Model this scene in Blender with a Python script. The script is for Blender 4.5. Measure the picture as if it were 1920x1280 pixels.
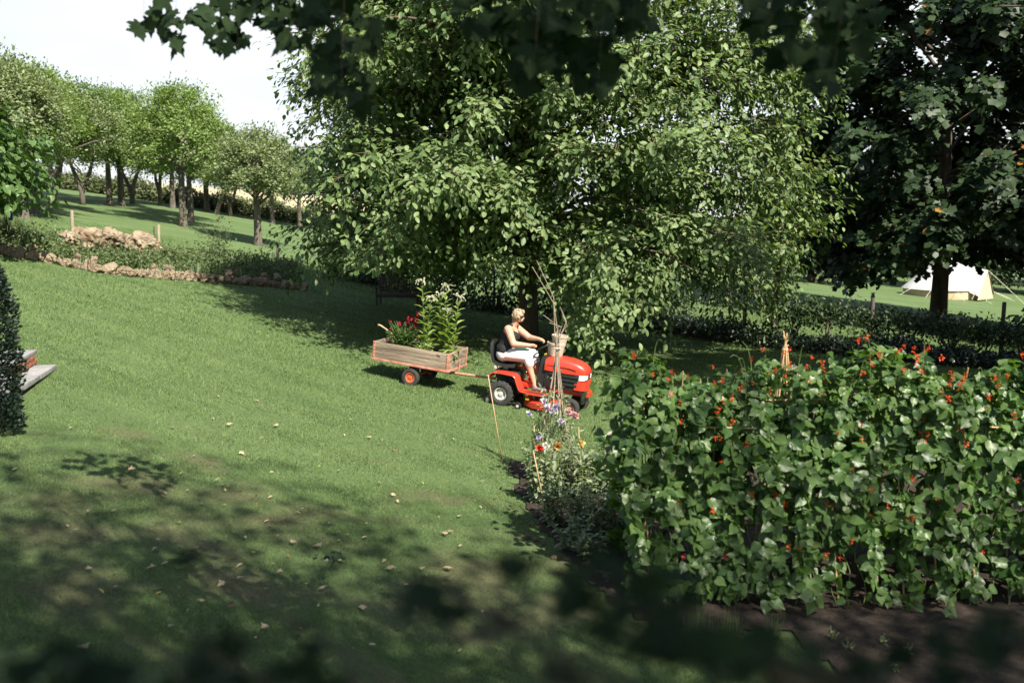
import bpy, bmesh, math, random
import numpy as np
from mathutils import Vector, Matrix, Euler, noise

R = math.radians
PI = math.pi
random.seed(11)
rng = np.random.default_rng(11)
scene = bpy.context.scene
for o in list(bpy.data.objects):
    bpy.data.objects.remove(o)
COL = scene.collection

# ------------------------------------------------------------------ camera
CAM_Z, PITCH, FPX = 3.6, R(7.5), 1867.0
cam_d = bpy.data.cameras.new('camera')
cam_d.lens, cam_d.sensor_width, cam_d.sensor_fit = 35.0, 36.0, 'HORIZONTAL'
cam_d.clip_start, cam_d.clip_end = 0.05, 3000
cam_d.dof.use_dof = True
cam_d.dof.focus_distance = 17.6
cam_d.dof.aperture_fstop = 1.5
cam = bpy.data.objects.new('camera', cam_d)
COL.objects.link(cam)
cam.location = (0, 0, CAM_Z)
cam.rotation_euler = (PI/2 - PITCH, 0, 0)
scene.camera = cam

# ------------------------------------------------------------------ sky and sun
SUN_AZ, SUN_EL = R(-56), R(46)          # azimuth from +X (right), negative = towards the viewer
sun_dir = Vector((math.cos(SUN_AZ)*math.cos(SUN_EL), math.sin(SUN_AZ)*math.cos(SUN_EL), math.sin(SUN_EL)))
world = bpy.data.worlds.new('World')
scene.world = world
world.use_nodes = True
wt = world.node_tree
bg = wt.nodes['Background']
sky = wt.nodes.new('ShaderNodeTexSky')
sky.sky_type = 'NISHITA'
sky.sun_disc = False
sky.sun_elevation = SUN_EL
sky.sun_rotation = PI/2 - SUN_AZ
sky.air_density, sky.dust_density, sky.ozone_density = 1.0, 1.0, 1.2
# thin bright cloud veil over the blue
tc = wt.nodes.new('ShaderNodeTexCoord')
mp = wt.nodes.new('ShaderNodeMapping'); mp.inputs['Scale'].default_value = (1.5, 1.5, 5.0)
nz = wt.nodes.new('ShaderNodeTexNoise'); nz.inputs['Scale'].default_value = 2.2; nz.inputs['Detail'].default_value = 6
cr = wt.nodes.new('ShaderNodeValToRGB')
cr.color_ramp.elements[0].position = 0.30; cr.color_ramp.elements[0].color = (.62, .62, .62, 1)
cr.color_ramp.elements[1].position = 0.62; cr.color_ramp.elements[1].color = (1, 1, 1, 1)
mx = wt.nodes.new('ShaderNodeMix'); mx.data_type = 'RGBA'
wt.links.new(tc.outputs['Generated'], mp.inputs['Vector'])
wt.links.new(mp.outputs['Vector'], nz.inputs['Vector'])
wt.links.new(nz.outputs['Fac'], cr.inputs['Fac'])
sx_n = wt.nodes.new('ShaderNodeSeparateXYZ'); wt.links.new(tc.outputs['Generated'], sx_n.inputs[0])
hz = wt.nodes.new('ShaderNodeMapRange'); hz.inputs[1].default_value = .20; hz.inputs[2].default_value = .48; hz.inputs[3].default_value = 1.0; hz.inputs[4].default_value = .12
wt.links.new(sx_n.outputs['Z'], hz.inputs[0])
hm = wt.nodes.new('ShaderNodeMath'); hm.operation = 'MULTIPLY'; wt.links.new(cr.outputs['Color'], hm.inputs[0]); wt.links.new(hz.outputs[0], hm.inputs[1])
wt.links.new(hm.outputs[0], mx.inputs[0])
wt.links.new(sky.outputs['Color'], mx.inputs[6])
mx.inputs[7].default_value = (6.5, 6.7, 7.0, 1)
wt.links.new(mx.outputs[2], bg.inputs['Color'])
bg.inputs['Strength'].default_value = 0.07

sun_l = bpy.data.lights.new('sun', 'SUN')
sun_l.energy, sun_l.angle, sun_l.color = 5.0, R(0.55), (1.0, 0.93, 0.80)
sun = bpy.data.objects.new('sun', sun_l)
COL.objects.link(sun)
sun.rotation_euler = sun_dir.to_track_quat('Z', 'Y').to_euler()
sun.location = (20, -20, 30)

vs = scene.view_settings
vs.view_transform, vs.look, vs.gamma, vs.use_curve_mapping = 'Standard', 'None', 1.0, False
vs.exposure = 1.25
scene.render.engine = 'CYCLES'
cy = scene.cycles
cy.use_denoising = True
cy.max_bounces, cy.diffuse_bounces, cy.glossy_bounces = 6, 3, 2
cy.transmission_bounces, cy.transparent_max_bounces = 3, 4
cy.caustics_reflective = cy.caustics_refractive = False
cy.sample_clamp_indirect = 4.0

# ------------------------------------------------------------------ terrain
_kx = np.array([-260, -90, -60, -30, -21, -14.3, -12, -6.7, -3.4, -1.89, -.21, 1.1, 2.5, 8, 27, 60, 260])
_kz = np.array([14, 9.0, 7.6, 5.0, 3.85, 2.7, 2.25, 1.25, .68, .40, .15, .03, 0, 0, -1.9, -3.6, -7])
_gx = np.linspace(-262, 262, 5241)
_gz = np.interp(_gx, _kx, _kz)
_w = np.exp(-0.5*(np.arange(-12, 13)/5.0)**2); _w /= _w.sum()
_gz = np.convolve(np.pad(_gz, 12, mode='edge'), _w, mode='valid')

def tz(x, y):
    x = np.asarray(x, float); y = np.asarray(y, float)
    z = np.interp(x, _gx, _gz)
    und = 0.05*np.sin(x*.43+1.0)*np.sin(y*.31) * np.clip((y-20)/20, 0, 1)
    return z + und

def T(x, y):
    return float(tz(x, y))

def ray(px, py):
    u, v = (px-960)/FPX, (640-py)/FPX
    return Vector((u, math.cos(PITCH)+v*math.sin(PITCH), -math.sin(PITCH)+v*math.cos(PITCH)))

def ground(px, py):                      # a point of the ground
    d = ray(px, py); t = 3.0; o = Vector((0, 0, CAM_Z))
    while t < 400:
        p = o + d*t
        if p.z < T(p.x, p.y):
            break
        t += .05
    return Vector((p.x, p.y, T(p.x, p.y)))

def at(px, py, y):                       # a point at a depth of y metres
    d = ray(px, py)
    return Vector((0, 0, CAM_Z)) + d*(y/d.y)

# ------------------------------------------------------------------ materials
MATS = {}
def nt(name):
    m = bpy.data.materials.new(name); m.use_nodes = True
    t = m.node_tree
    return m, t, t.nodes['Principled BSDF'], t.nodes['Material Output']

def mat(name, col, rough=.6, metal=0.0, var=.25, scale=8.0, bump=0.0, bscale=40.0, spec=.4, col2=None, coat=0.0, stretch=(1, 1, 1), coords='Object'):
    if name in MATS: return MATS[name]
    m, t, p, out = nt(name)
    tcn = t.nodes.new('ShaderNodeTexCoord')
    mpn = t.nodes.new('ShaderNodeMapping'); mpn.inputs['Scale'].default_value = stretch
    t.links.new(tcn.outputs[coords], mpn.inputs['Vector'])
    n = t.nodes.new('ShaderNodeTexNoise'); n.inputs['Scale'].default_value = scale; n.inputs['Detail'].default_value = 6; n.inputs['Roughness'].default_value = .65
    t.links.new(mpn.outputs['Vector'], n.inputs['Vector'])
    r = t.nodes.new('ShaderNodeValToRGB')
    c2 = col2 if col2 else tuple(min(1, c*(1+var)) for c in col)
    c1 = col if col2 else tuple(c*(1-var) for c in col)
    r.color_ramp.elements[0].position = .35; r.color_ramp.elements[0].color = (*c1, 1)
    r.color_ramp.elements[1].position = .65; r.color_ramp.elements[1].color = (*c2, 1)
    t.links.new(n.outputs['Fac'], r.inputs['Fac'])
    t.links.new(r.outputs['Color'], p.inputs['Base Color'])
    p.inputs['Roughness'].default_value = rough
    p.inputs['Metallic'].default_value = metal
    p.inputs['Specular IOR Level'].default_value = spec
    p.inputs['Coat Weight'].default_value = coat
    p.inputs['Coat Roughness'].default_value = .15
    if bump:
        n2 = t.nodes.new('ShaderNodeTexNoise'); n2.inputs['Scale'].default_value = bscale; n2.inputs['Detail'].default_value = 5
        t.links.new(mpn.outputs['Vector'], n2.inputs['Vector'])
        b = t.nodes.new('ShaderNodeBump'); b.inputs['Strength'].default_value = bump; b.inputs['Distance'].default_value = .02
        t.links.new(n2.outputs['Fac'], b.inputs['Height'])
        t.links.new(b.outputs['Normal'], p.inputs['Normal'])
    MATS[name] = m
    return m

def leafmat(name, c1, c2, transl=.3, rough=.45, spec=.4, tcol=None, c3=None):
    """leaf: colour varies from leaf to leaf (attribute rnd, else the object's random number), lets some light through"""
    if name in MATS: return MATS[name]
    m, t, p, out = nt(name)
    a = t.nodes.new('ShaderNodeAttribute'); a.attribute_name = 'rnd'
    oi = t.nodes.new('ShaderNodeObjectInfo')
    ad = t.nodes.new('ShaderNodeMath'); ad.operation = 'MULTIPLY_ADD'; ad.inputs[1].default_value = .35
    t.links.new(oi.outputs['Random'], ad.inputs[0]); t.links.new(a.outputs['Fac'], ad.inputs[2])
    fr = t.nodes.new('ShaderNodeMath'); fr.operation = 'FRACT'
    t.links.new(ad.outputs[0], fr.inputs[0])
    r = t.nodes.new('ShaderNodeValToRGB')
    r.color_ramp.elements[0].position = 0; r.color_ramp.elements[0].color = (*c1, 1)
    r.color_ramp.elements[1].position = .988 if c3 else 1; r.color_ramp.elements[1].color = (*c2, 1)
    if c3:
        e = r.color_ramp.elements.new(.996); e.color = (*c3, 1)
    t.links.new(fr.outputs[0], r.inputs['Fac'])
    t.links.new(r.outputs['Color'], p.inputs['Base Color'])
    p.inputs['Roughness'].default_value = rough
    p.inputs['Specular IOR Level'].default_value = spec
    tr = t.nodes.new('ShaderNodeBsdfTranslucent')
    mm = t.nodes.new('ShaderNodeMix'); mm.data_type = 'RGBA'; mm.blend_type = 'MULTIPLY'; mm.inputs[0].default_value = 1
    t.links.new(r.outputs['Color'], mm.inputs[6])
    mm.inputs[7].default_value = (*(tcol or (1.5, 1.6, .6)), 1)
    t.links.new(mm.outputs[2], tr.inputs['Color'])
    ms = t.nodes.new('ShaderNodeMixShader'); ms.inputs[0].default_value = transl
    t.links.new(p.outputs[0], ms.inputs[1]); t.links.new(tr.outputs[0], ms.inputs[2])
    t.links.new(ms.outputs[0], out.inputs['Surface'])
    MATS[name] = m
    return m

# ------------------------------------------------------------------ object helpers
def wm(o):
    return (wm(o.parent) @ o.matrix_parent_inverse @ o.matrix_basis) if o.parent else o.matrix_basis.copy()

def tag(o, label=None, cat=None, group=None, kind=None):
    if label: o['label'] = label
    if cat: o['category'] = cat
    if group: o['group'] = group
    if kind: o['kind'] = kind
    return o

def thing(name, loc, label, cat, group=None, rot=(0, 0, 0)):
    o = bpy.data.objects.new(name, None); COL.objects.link(o)
    o.empty_display_size = .2
    o.location = loc; o.rotation_euler = rot
    return tag(o, label, cat, group)

def link(name, me, m=None, parent=None, local=False):
    """one mesh object; world coordinates unless local"""
    o = bpy.data.objects.new(name, me); COL.objects.link(o)
    if m is not None and not me.materials: me.materials.append(m)
    if parent is not None:
        o.parent = parent
        if not local: o.matrix_parent_inverse = wm(parent).inverted()
    return o

def tri_mesh(name, V, F, rnd=None, smooth=False):
    V = np.ascontiguousarray(V, dtype=np.float32).reshape(-1, 3)
    F = np.ascontiguousarray(F, dtype=np.int32).reshape(-1, 3)
    me = bpy.data.meshes.new(name)
    me.vertices.add(len(V)); me.vertices.foreach_set('co', V.ravel())
    me.loops.add(F.size); me.loops.foreach_set('vertex_index', F.ravel())
    me.polygons.add(len(F)); me.polygons.foreach_set('loop_start', np.arange(0, F.size, 3, dtype=np.int32))
    if smooth: me.polygons.foreach_set('use_smooth', np.ones(len(F), dtype=bool))
    if rnd is not None:
        at_ = me.attributes.new('rnd', 'FLOAT', 'POINT'); at_.data.foreach_set('value', np.ascontiguousarray(rnd, dtype=np.float32))
    me.update(calc_edges=True)
    return me

def merge(parts):
    """[(V,F,rnd)] -> one"""
    Vs, Fs, Rs, k = [], [], [], 0
    for V, F, r in parts:
        V = np.asarray(V, float).reshape(-1, 3)
        Vs.append(V); Fs.append(np.asarray(F).reshape(-1, 3)+k)
        Rs.append(np.full(len(V), r) if np.isscalar(r) else r); k += len(V)
    return np.concatenate(Vs), np.concatenate(Fs), np.concatenate(Rs)

def nrm(a):
    return a/np.maximum(np.linalg.norm(a, axis=-1, keepdims=True), 1e-9)

def frames(D, N):
    Y = nrm(D); X = nrm(np.cross(Y, N)); Z = np.cross(X, Y)
    return X, Y, Z

def cloud(P, D, N, S, tmpl, rnd):
    """a leaf template at every P: long axis D, face N, length S"""
    tv, tf = tmpl
    X, Y, Z = frames(D, N)
    S = np.asarray(S).reshape(-1, 1, 1)
    V = P[:, None, :] + S*(tv[None, :, 0:1]*X[:, None, :] + tv[None, :, 1:2]*Y[:, None, :] + tv[None, :, 2:3]*Z[:, None, :])
    n, k = len(P), len(tv)
    F = tf[None] + (np.arange(n)*k)[:, None, None]
    return V.reshape(-1, 3), F.reshape(-1, 3), np.repeat(rnd, k)

def fan(outline, centre, zfun=lambda x, y: 0):
    o = [(x, y, zfun(x, y)) for x, y in outline]
    v = np.array([(centre[0], centre[1], zfun(*centre))] + o)
    n = len(o)
    return v, np.array([(0, 1+(i+1) % n, 1+i) for i in range(n)])

fold = lambda x, y: .25*abs(x) - .18*y*y
L_WAL = fan([(0, 0), (.19, .22), (.27, .5), (.19, .82), (0, 1), (-.19, .82), (-.27, .5), (-.19, .22)], (0, .5), fold)
L_DIA = (np.array([(0, 0, 0), (.3, .5, .08), (0, 1, -.1), (-.3, .5, .08)]), np.array([(0, 2, 1), (0, 3, 2)]))
_bl = [(0, .05), (.12, 0), (.26, .03), (.37, .15), (.41, .32), (.36, .52), (.25, .70), (.12, .86), (0, 1)]
L_BEAN = fan(_bl + [(-x, y) for x, y in _bl[-2:0:-1]], (0, .4), lambda x, y: .28*abs(x)-.22*y*y+.05*math.sin(9*y))
_mp = [(0, .0), (.16, -.08), (.34, -.02), (.26, .14), (.50, .22), (.68, .42), (.40, .46), (.30, .52), (.28, .70), (.12, .82), (0, 1.05)]
L_MAP = fan(_mp + [(-x, y) for x, y in _mp[-2:0:-1]], (0, .3), lambda x, y: .12*abs(x)-.12*y*y)
L_MAP5 = fan([(0, 0), (.32, -.02), (.22, .18), (.62, .40), (.26, .48), (0, 1.05), (-.26, .48), (-.62, .40), (-.22, .18), (-.32, -.02)], (0, .3), lambda x, y: .12*abs(x)-.12*y*y)
L_MAP6 = fan([(0, 0), (.55, .05), (.28, .25), (.55, .62), (0, 1.05), (-.55, .62), (-.28, .25), (-.55, .05)], (0, .35), lambda x, y: .12*abs(x)-.12*y*y)
L_SPEAR = fan([(0, 0), (.12, .2), (.16, .5), (.08, .85), (0, 1), (-.08, .85), (-.16, .5), (-.12, .2)], (0, .5), lambda x, y: .3*abs(x)-.3*y*y)
L_BLADE = (np.array([(-.05, 0, 0), (.05, 0, 0), (.03, .6, -.05), (-.03, .6, -.05), (0, 1, -.2)]), np.array([(0, 1, 2), (0, 2, 3), (3, 2, 4)]))

def rdir(n):
    return nrm(rng.normal(size=(n, 3)))

def tube(pts, rad, sides=6, cap=True):
    P = np.asarray([tuple(p) for p in pts], float); n = len(P)
    rad = np.full(n, rad) if np.isscalar(rad) else np.asarray(rad, float)
    tg = np.gradient(P, axis=0); tg = nrm(tg)
    ref = np.array([0, 0, 1.0]) if abs(tg[0][2]) < .9 else np.array([1.0, 0, 0])
    V = []
    a = np.arange(sides)*2*PI/sides
    for i in range(n):
        x = np.cross(tg[i], ref); x /= max(np.linalg.norm(x), 1e-9)
        y = np.cross(tg[i], x); ref = np.cross(x, tg[i]) if False else ref
        V.append(P[i] + rad[i]*(np.cos(a)[:, None]*x + np.sin(a)[:, None]*y))
    V = np.concatenate(V); F = []
    for i in range(n-1):
        for j in range(sides):
            a0, a1 = i*sides+j, i*sides+(j+1) % sides
            F += [(a0, a0+sides, a1), (a1, a0+sides, a1+sides)]
    if cap:
        V = np.concatenate([V, P[:1], P[-1:]]); c0, c1 = len(V)-2, len(V)-1
        for j in range(sides):
            F.append((c0, j, (j+1) % sides)); F.append((c1, (n-1)*sides+(j+1) % sides, (n-1)*sides+j))
    return V, np.array(F), 0.5

def tube_obj(name, pts, rad, m, parent=None, sides=8, local=False):
    V, F, r = tube(pts, rad, sides)
    me = tri_mesh(name, V, F, smooth=True); me.set_sharp_from_angle(angle=R(50))
    return link(name, me, m, parent, local)

def bez(p0, p1, p2, n=8):
    t = np.linspace(0, 1, n)[:, None]
    p0, p1, p2 = (np.array(tuple(p), float) for p in (p0, p1, p2))
    return (1-t)**2*p0 + 2*t*(1-t)*p1 + t*t*p2

def bm_obj(name, bm, m, parent=None, smooth=None, local=False):
    me = bpy.data.meshes.new(name); bm.to_mesh(me); bm.free()
    if smooth is not None:
        for p in me.polygons: p.use_smooth = True
        me.set_sharp_from_angle(angle=R(smooth))
    return link(name, me, m, parent, local)

def box_bm(size, loc=(0, 0, 0), rot=(0, 0, 0), bev=0.0, bm=None):
    b = bmesh.new()
    bmesh.ops.create_cube(b, size=1)
    bmesh.ops.scale(b, vec=size, verts=b.verts)
    if bev: bmesh.ops.bevel(b, geom=b.edges[:], offset=bev, segments=2, affect='EDGES', profile=.6)
    b.transform(Matrix.Translation(loc) @ Euler(rot).to_matrix().to_4x4())
    if bm is None: return b
    me = bpy.data.meshes.new('tmp'); b.to_mesh(me); b.free(); bm.from_mesh(me); bpy.data.meshes.remove(me)
    return bm

def box(name, size, loc, m, parent, rot=(0, 0, 0), bev=.006, local=True):
    return bm_obj(name, box_bm(size, loc, rot, bev), m, parent, 35, local)

def lathe_bm(prof, n=24, axis='Z', loc=(0, 0, 0), bm=None, closed=False):
    """profile [(r, h)] turned round an axis"""
    b = bm or bmesh.new(); rows = []
    for r, h in prof:
        row = []
        for i in range(n):
            a = 2*PI*i/n
            c, s = r*math.cos(a), r*math.sin(a)
            p = {'Z': (c, s, h), 'Y': (c, h, s), 'X': (h, c, s)}[axis]
            row.append(b.verts.new(Vector(p)+Vector(loc)))
        rows.append(row)
    k = len(rows)
    for i in range(k if closed else k-1):
        for j in range(n):
            q = (rows[i][j], rows[i][(j+1) % n], rows[(i+1) % k][(j+1) % n], rows[(i+1) % k][j])
            b.faces.new(q)
    bmesh.ops.recalc_face_normals(b, faces=b.faces[:])
    return b

def loft_bm(secs, cap=True):
    b = bmesh.new(); rows = [[b.verts.new(p) for p in s] for s in secs]
    n = len(rows[0])
    for i in range(len(rows)-1):
        for j in range(n):
            b.faces.new((rows[i][j], rows[i][(j+1) % n], rows[i+1][(j+1) % n], rows[i+1][j]))
    if cap:
        b.faces.new(rows[0][::-1]); b.faces.new(rows[-1])
    bmesh.ops.recalc_face_normals(b, faces=b.faces[:])
    return b

def copy_tree(o, parent=None):
    c = o.copy(); COL.objects.link(c); c.parent = parent
    for ch in o.children: copy_tree(ch, c)
    return c

def leaf_parts(parent, name, P, D, N, S, tmpl, m, lim=300):
    """single leaves, sharing one mesh"""
    me = tri_mesh(name, tmpl[0], tmpl[1], np.full(len(tmpl[0]), .5)); me.materials.append(m)
    X, Y, Z = frames(D, N); inv = wm(parent).inverted()
    for i in range(min(lim, len(P))):
        o = bpy.data.objects.new(name, me); COL.objects.link(o); o.parent = parent; o.matrix_parent_inverse = inv
        M = Matrix((X[i]*S[i], Y[i]*S[i], Z[i]*S[i])).transposed().to_4x4(); M.translation = P[i]
        o.matrix_basis = M

# ------------------------------------------------------------------ common materials
M_bark = mat('bark', (.055, .042, .03), .9, bump=.8, bscale=18, scale=6, col2=(.13, .10, .075), stretch=(1, 1, .25))
M_barkgrey = mat('bark_grey_brown', (.065, .055, .044), .9, bump=.8, bscale=22, scale=7, col2=(.15, .13, .105), stretch=(1, 1, .3))
M_twig = mat('twig', (.10, .09, .04), .8)
M_wal = leafmat('walnut_leaf', (.048, .098, .026), (.205, .275, .115), .32, .50, .38)
M_orch = leafmat('orchard_leaf', (.095, .160, .045), (.240, .320, .115), .32, .5, .35)
M_orch2 = leafmat('orchard_leaf_grey', (.115, .155, .075), (.235, .280, .145), .30, .5, .35)
M_orch3 = leafmat('orchard_leaf_deep', (.068, .125, .038), (.170, .240, .085), .30, .5, .35)
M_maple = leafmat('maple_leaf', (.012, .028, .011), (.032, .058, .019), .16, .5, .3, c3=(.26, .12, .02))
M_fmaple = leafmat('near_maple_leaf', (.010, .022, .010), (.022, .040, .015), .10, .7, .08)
M_far = leafmat('far_leaf', (.016, .034, .015), (.045, .075, .030), .2, .5, .3)
M_lime = leafmat('lime_leaf', (.045, .095, .025), (.095, .165, .050), .3, .45, .4)
M_yew = leafmat('yew_leaf', (.008, .020, .013), (.025, .045, .026), .08, .5, .4)
M_hedge = leafmat('hedge_leaf', (.014, .032, .013), (.048, .082, .026), .2, .5, .35)
M_ivy = leafmat('ivy_leaf', (.010, .022, .012), (.030, .052, .025), .1, .35, .5)
M_orhedge = leafmat('field_hedge_leaf', (.050, .075, .028), (.13, .155, .07), .2, .55, .3)
M_bean = leafmat('bean_leaf', (.028, .074, .017), (.112, .182, .054), .34, .42, .48, tcol=(1.7, 2.0, .35))
M_grass = leafmat('grass_blade', (.050, .098, .028), (.172, .240, .092), .25, .6, .22, c3=(.27, .215, .12))
M_cover = leafmat('border_leaf', (.035, .065, .020), (.115, .150, .060), .2, .5, .3)
M_bedleaf = leafmat('bed_leaf', (.09, .13, .07), (.30, .35, .22), .25, .5, .35)
M_tob = leafmat('tobacco_leaf', (.15, .22, .065), (.30, .38, .14), .3, .5, .3)
M_snap = leafmat('snapdragon_leaf', (.030, .075, .018), (.095, .165, .045), .28, .45, .4)
M_iris = leafmat('sword_leaf', (.11, .16, .09), (.25, .32, .18), .25, .5, .3)

# ================================================================== THE SETTING
def inside(poly, x, y):
    x = np.asarray(x, float); y = np.asarray(y, float); res = np.zeros(x.shape, bool); n = len(poly)
    for i in range(n):
        x0, y0 = poly[i]; x1, y1 = poly[(i+1) % n]
        c = ((y0 > y) != (y1 > y)) & (x < (x1-x0)*(y-y0)/((y1-y0) or 1e-9)+x0)
        res ^= c
    return res

g = lambda px, py: tuple(ground(px, py))[:2]
BED = [g(943, 866), g(985, 955), g(1035, 1020), g(1085, 1078), g(1190, 1165), g(1330, 1200), g(1500, 1200), g(1560, 1276), (3.0, 6.2), (9, 6.2), (12.5, 9), (12.0, g(943, 866)[1]+.3)]
SLAB_A = ground(108, 698)

def lawn_mat():
    m, t, p, out = nt('lawn')
    N, L = t.nodes, t.links
    tcn = N.new('ShaderNodeTexCoord')
    def noise_(scale, detail=5, rough=.6, st=(1, 1, 1)):
        mpn = N.new('ShaderNodeMapping'); mpn.inputs['Scale'].default_value = st
        L.new(tcn.outputs['Object'], mpn.inputs['Vector'])
        n = N.new('ShaderNodeTexNoise'); n.inputs['Scale'].default_value = scale; n.inputs['Detail'].default_value = detail; n.inputs['Roughness'].default_value = rough
        L.new(mpn.outputs['Vector'], n.inputs['Vector']); return n
    def ramp(src, p0, c0, p1, c1):
        r = N.new('ShaderNodeValToRGB')
        r.color_ramp.elements[0].position = p0; r.color_ramp.elements[0].color = (*c0, 1)
        r.color_ramp.elements[1].position = p1; r.color_ramp.elements[1].color = (*c1, 1)
        L.new(src.outputs['Fac'], r.inputs['Fac']); return r
    def mix(f, a, b):
        x = N.new('ShaderNodeMix'); x.data_type = 'RGBA'
        L.new(f, x.inputs[0]); L.new(a, x.inputs[6]); L.new(b, x.inputs[7]); return x
    fine = ramp(noise_(26, 8, .75), .3, (.042, .084, .026), .72, (.132, .200, .082))
    broad = ramp(noise_(.55, 4, .6, (.5, 1.4, 1)), .35, (.075, .120, .038), .68, (.158, .208, .086))
    c = mix(ramp(noise_(3.0, 4), .3, (.3, .3, .3), .7, (.7, .7, .7)).outputs['Color'], fine.outputs['Color'], broad.outputs['Color'])
    # worn, dry patches (attribute worn, where people walk)
    wa = N.new('ShaderNodeAttribute'); wa.attribute_name = 'worn'
    dry = ramp(noise_(30, 6, .7), .3, (.075, .058, .034), .7, (.21, .165, .10))
    c = mix(wa.outputs['Fac'], c.outputs[2], dry.outputs['Color'])
    L.new(c.outputs[2], p.inputs['Base Color'])
    p.inputs['Roughness'].default_value = .85; p.inputs['Specular IOR Level'].default_value = .2
    nb = noise_(45, 6, .8); b = N.new('ShaderNodeBump'); b.inputs['Strength'].default_value = .9; b.inputs['Distance'].default_value = .03
    L.new(nb.outputs['Fac'], b.inputs['Height']); L.new(b.outputs['Normal'], p.inputs['Normal'])
    return m

def axis(fine0, fine1, step, lo, hi):
    a = list(np.arange(fine0, fine1+1e-6, step)); s = step; v = fine1
    while v < hi: s *= 1.25; v += s; a.append(v)
    s = step; v = fine0; pre = []
    while v > lo: s *= 1.25; v -= s; pre.append(v)
    return np.array(pre[::-1]+a)

_nn = np.array([[noise.fractal((i*.11*1.1, j*.11*1.5, 4.2), 1.0, 2.0, 5) for i in range(160)] for j in range(110)])
def worn(x, y):
    """0..1: how bare the turf is; blotches in the near lawn"""
    x = np.asarray(x, float); y = np.asarray(y, float)
    i = np.clip((x+10)/.11, 0, 158.9); j = np.clip((y-5)/.11, 0, 108.9); i0, j0 = i.astype(int), j.astype(int); fi, fj = i-i0, j-j0
    v = (_nn[j0, i0]*(1-fi)+_nn[j0, i0+1]*fi)*(1-fj)+(_nn[j0+1, i0]*(1-fi)+_nn[j0+1, i0+1]*fi)*fj
    m = np.clip(1-np.hypot((x+2.2)/4.6, (y-8.9)/2.6), -.6, 1)
    return np.clip((v*1.0+m*.60-.16)/.60, 0, .95)
xs = np.unique(np.round(np.concatenate([axis(-34, 30, .5, -900, 900), np.arange(-8, 4.01, .13)]), 3)); ys = np.unique(np.round(np.concatenate([axis(-8, 75, .6, -60, 1500), np.arange(6, 14.01, .13)]), 3))
XX, YY = np.meshgrid(xs, ys); ZZ = tz(XX, YY)
V = np.stack([XX, YY, ZZ], -1).reshape(-1, 3); nx = len(xs)
ii, jj = np.meshgrid(np.arange(len(ys)-1), np.arange(nx-1), indexing='ij'); a0 = (ii*nx+jj).ravel()
F = np.concatenate([np.stack([a0, a0+1, a0+nx+1], 1), np.stack([a0, a0+nx+1, a0+nx], 1)])
lme = tri_mesh('lawn', V, F, smooth=True); wt_a = lme.attributes.new('worn', 'FLOAT', 'POINT')
wt_a.data.foreach_set('value', (worn(V[:, 0], V[:, 1])*((V[:, 1] > 5.5) & (V[:, 1] < 14) & (np.abs(V[:, 0]) < 9))*.62).astype(np.float32))
lawn = link('lawn', lme, lawn_mat())
tag(lawn, 'sloping mown garden lawn running up into the orchard', 'lawn', kind='structure')

# soil of the vegetable bed: a crumbly sheet a little above the lawn
sx, sy = np.arange(-.6, 12.6, .07), np.arange(6.2, 14.4, .07)
SX, SY = np.meshgrid(sx, sy)
ed = np.array([[noise.noise((x*1.7, y*1.7, 3)) for x in sx] for y in sy])
cl = np.array([[noise.noise((x*7, y*7, 9))*.5+noise.noise((x*17, y*17, 1))*.5 for x in sx] for y in sy])
ins = inside(BED, SX+.14*ed, SY+.14*np.roll(ed, 9, 0))
SZ = tz(SX, SY)+.012+.035*np.clip(cl+.35, 0, 1)
nx = len(sx); ii, jj = np.meshgrid(np.arange(len(sy)-1), np.arange(nx-1), indexing='ij')
ok = (ins[:-1, :-1] & ins[1:, :-1] & ins[:-1, 1:] & ins[1:, 1:]).ravel(); a0 = (ii*nx+jj).ravel()[ok]
F = np.concatenate([np.stack([a0, a0+1, a0+nx+1], 1), np.stack([a0, a0+nx+1, a0+nx], 1)])
used = np.unique(F); rm = np.zeros(SX.size, int); rm[used] = np.arange(len(used))
V = np.stack([SX, SY, SZ], -1).reshape(-1, 3)[used]
M_soil = mat('soil', (.016, .011, .008), .95, col2=(.050, .034, .024), scale=14, bump=1.0, bscale=60)
soil = link('vegetable_bed_soil', tri_mesh('soil', V, rm[F]), M_soil)
tag(soil, 'dark crumbly soil of the vegetable bed under the beans', 'soil', kind='structure')

# pale crop field beyond the orchard hedge
M_wheat = mat('ripe_crop', (.36, .29, .16), .9, scale=.8, col2=(.50, .42, .27), bump=.8, bscale=6)
fx, fy = np.linspace(-130, 5, 60), np.concatenate([[66.8, 67.5], np.linspace(68.2, 400, 38)])
FX, FY = np.meshgrid(fx, fy); FZ = tz(FX, FY)+np.where(FY < 67, -.2, .5)
nx = 60; ii, jj = np.meshgrid(np.arange(39), np.arange(59), indexing='ij'); a0 = (ii*nx+jj).ravel()
F = np.concatenate([np.stack([a0, a0+1, a0+nx+1], 1), np.stack([a0, a0+nx+1, a0+nx], 1)])
tag(link('crop_field', tri_mesh('crop_field', np.stack([FX, FY, FZ], -1).reshape(-1, 3), F), M_wheat), 'pale ripe crop field beyond the orchard hedge', 'field', kind='structure')

# grass blades
n = 620000
d = 6.4*(40/6.4)**rng.random(n); u = rng.uniform(-.60, .60, n)
gx_, gy_ = u*d, d
patch = np.sin(gx_*1.9+np.sin(gy_*1.3)*2)*np.sin(gy_*2.3+np.sin(gx_*1.1)*2)
keep = ~inside(BED, gx_, gy_)
keep &= ~inside([g(107, 694), g(42, 747), g(-60, 747), g(20, 680)], gx_, gy_)
wn = worn(gx_, gy_)*(gy_ < 14)
keep &= ~(rng.random(n) < wn*.34)
gx_, gy_, d, patch, wn = gx_[keep], gy_[keep], d[keep], patch[keep], wn[keep]; n = len(d)
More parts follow.
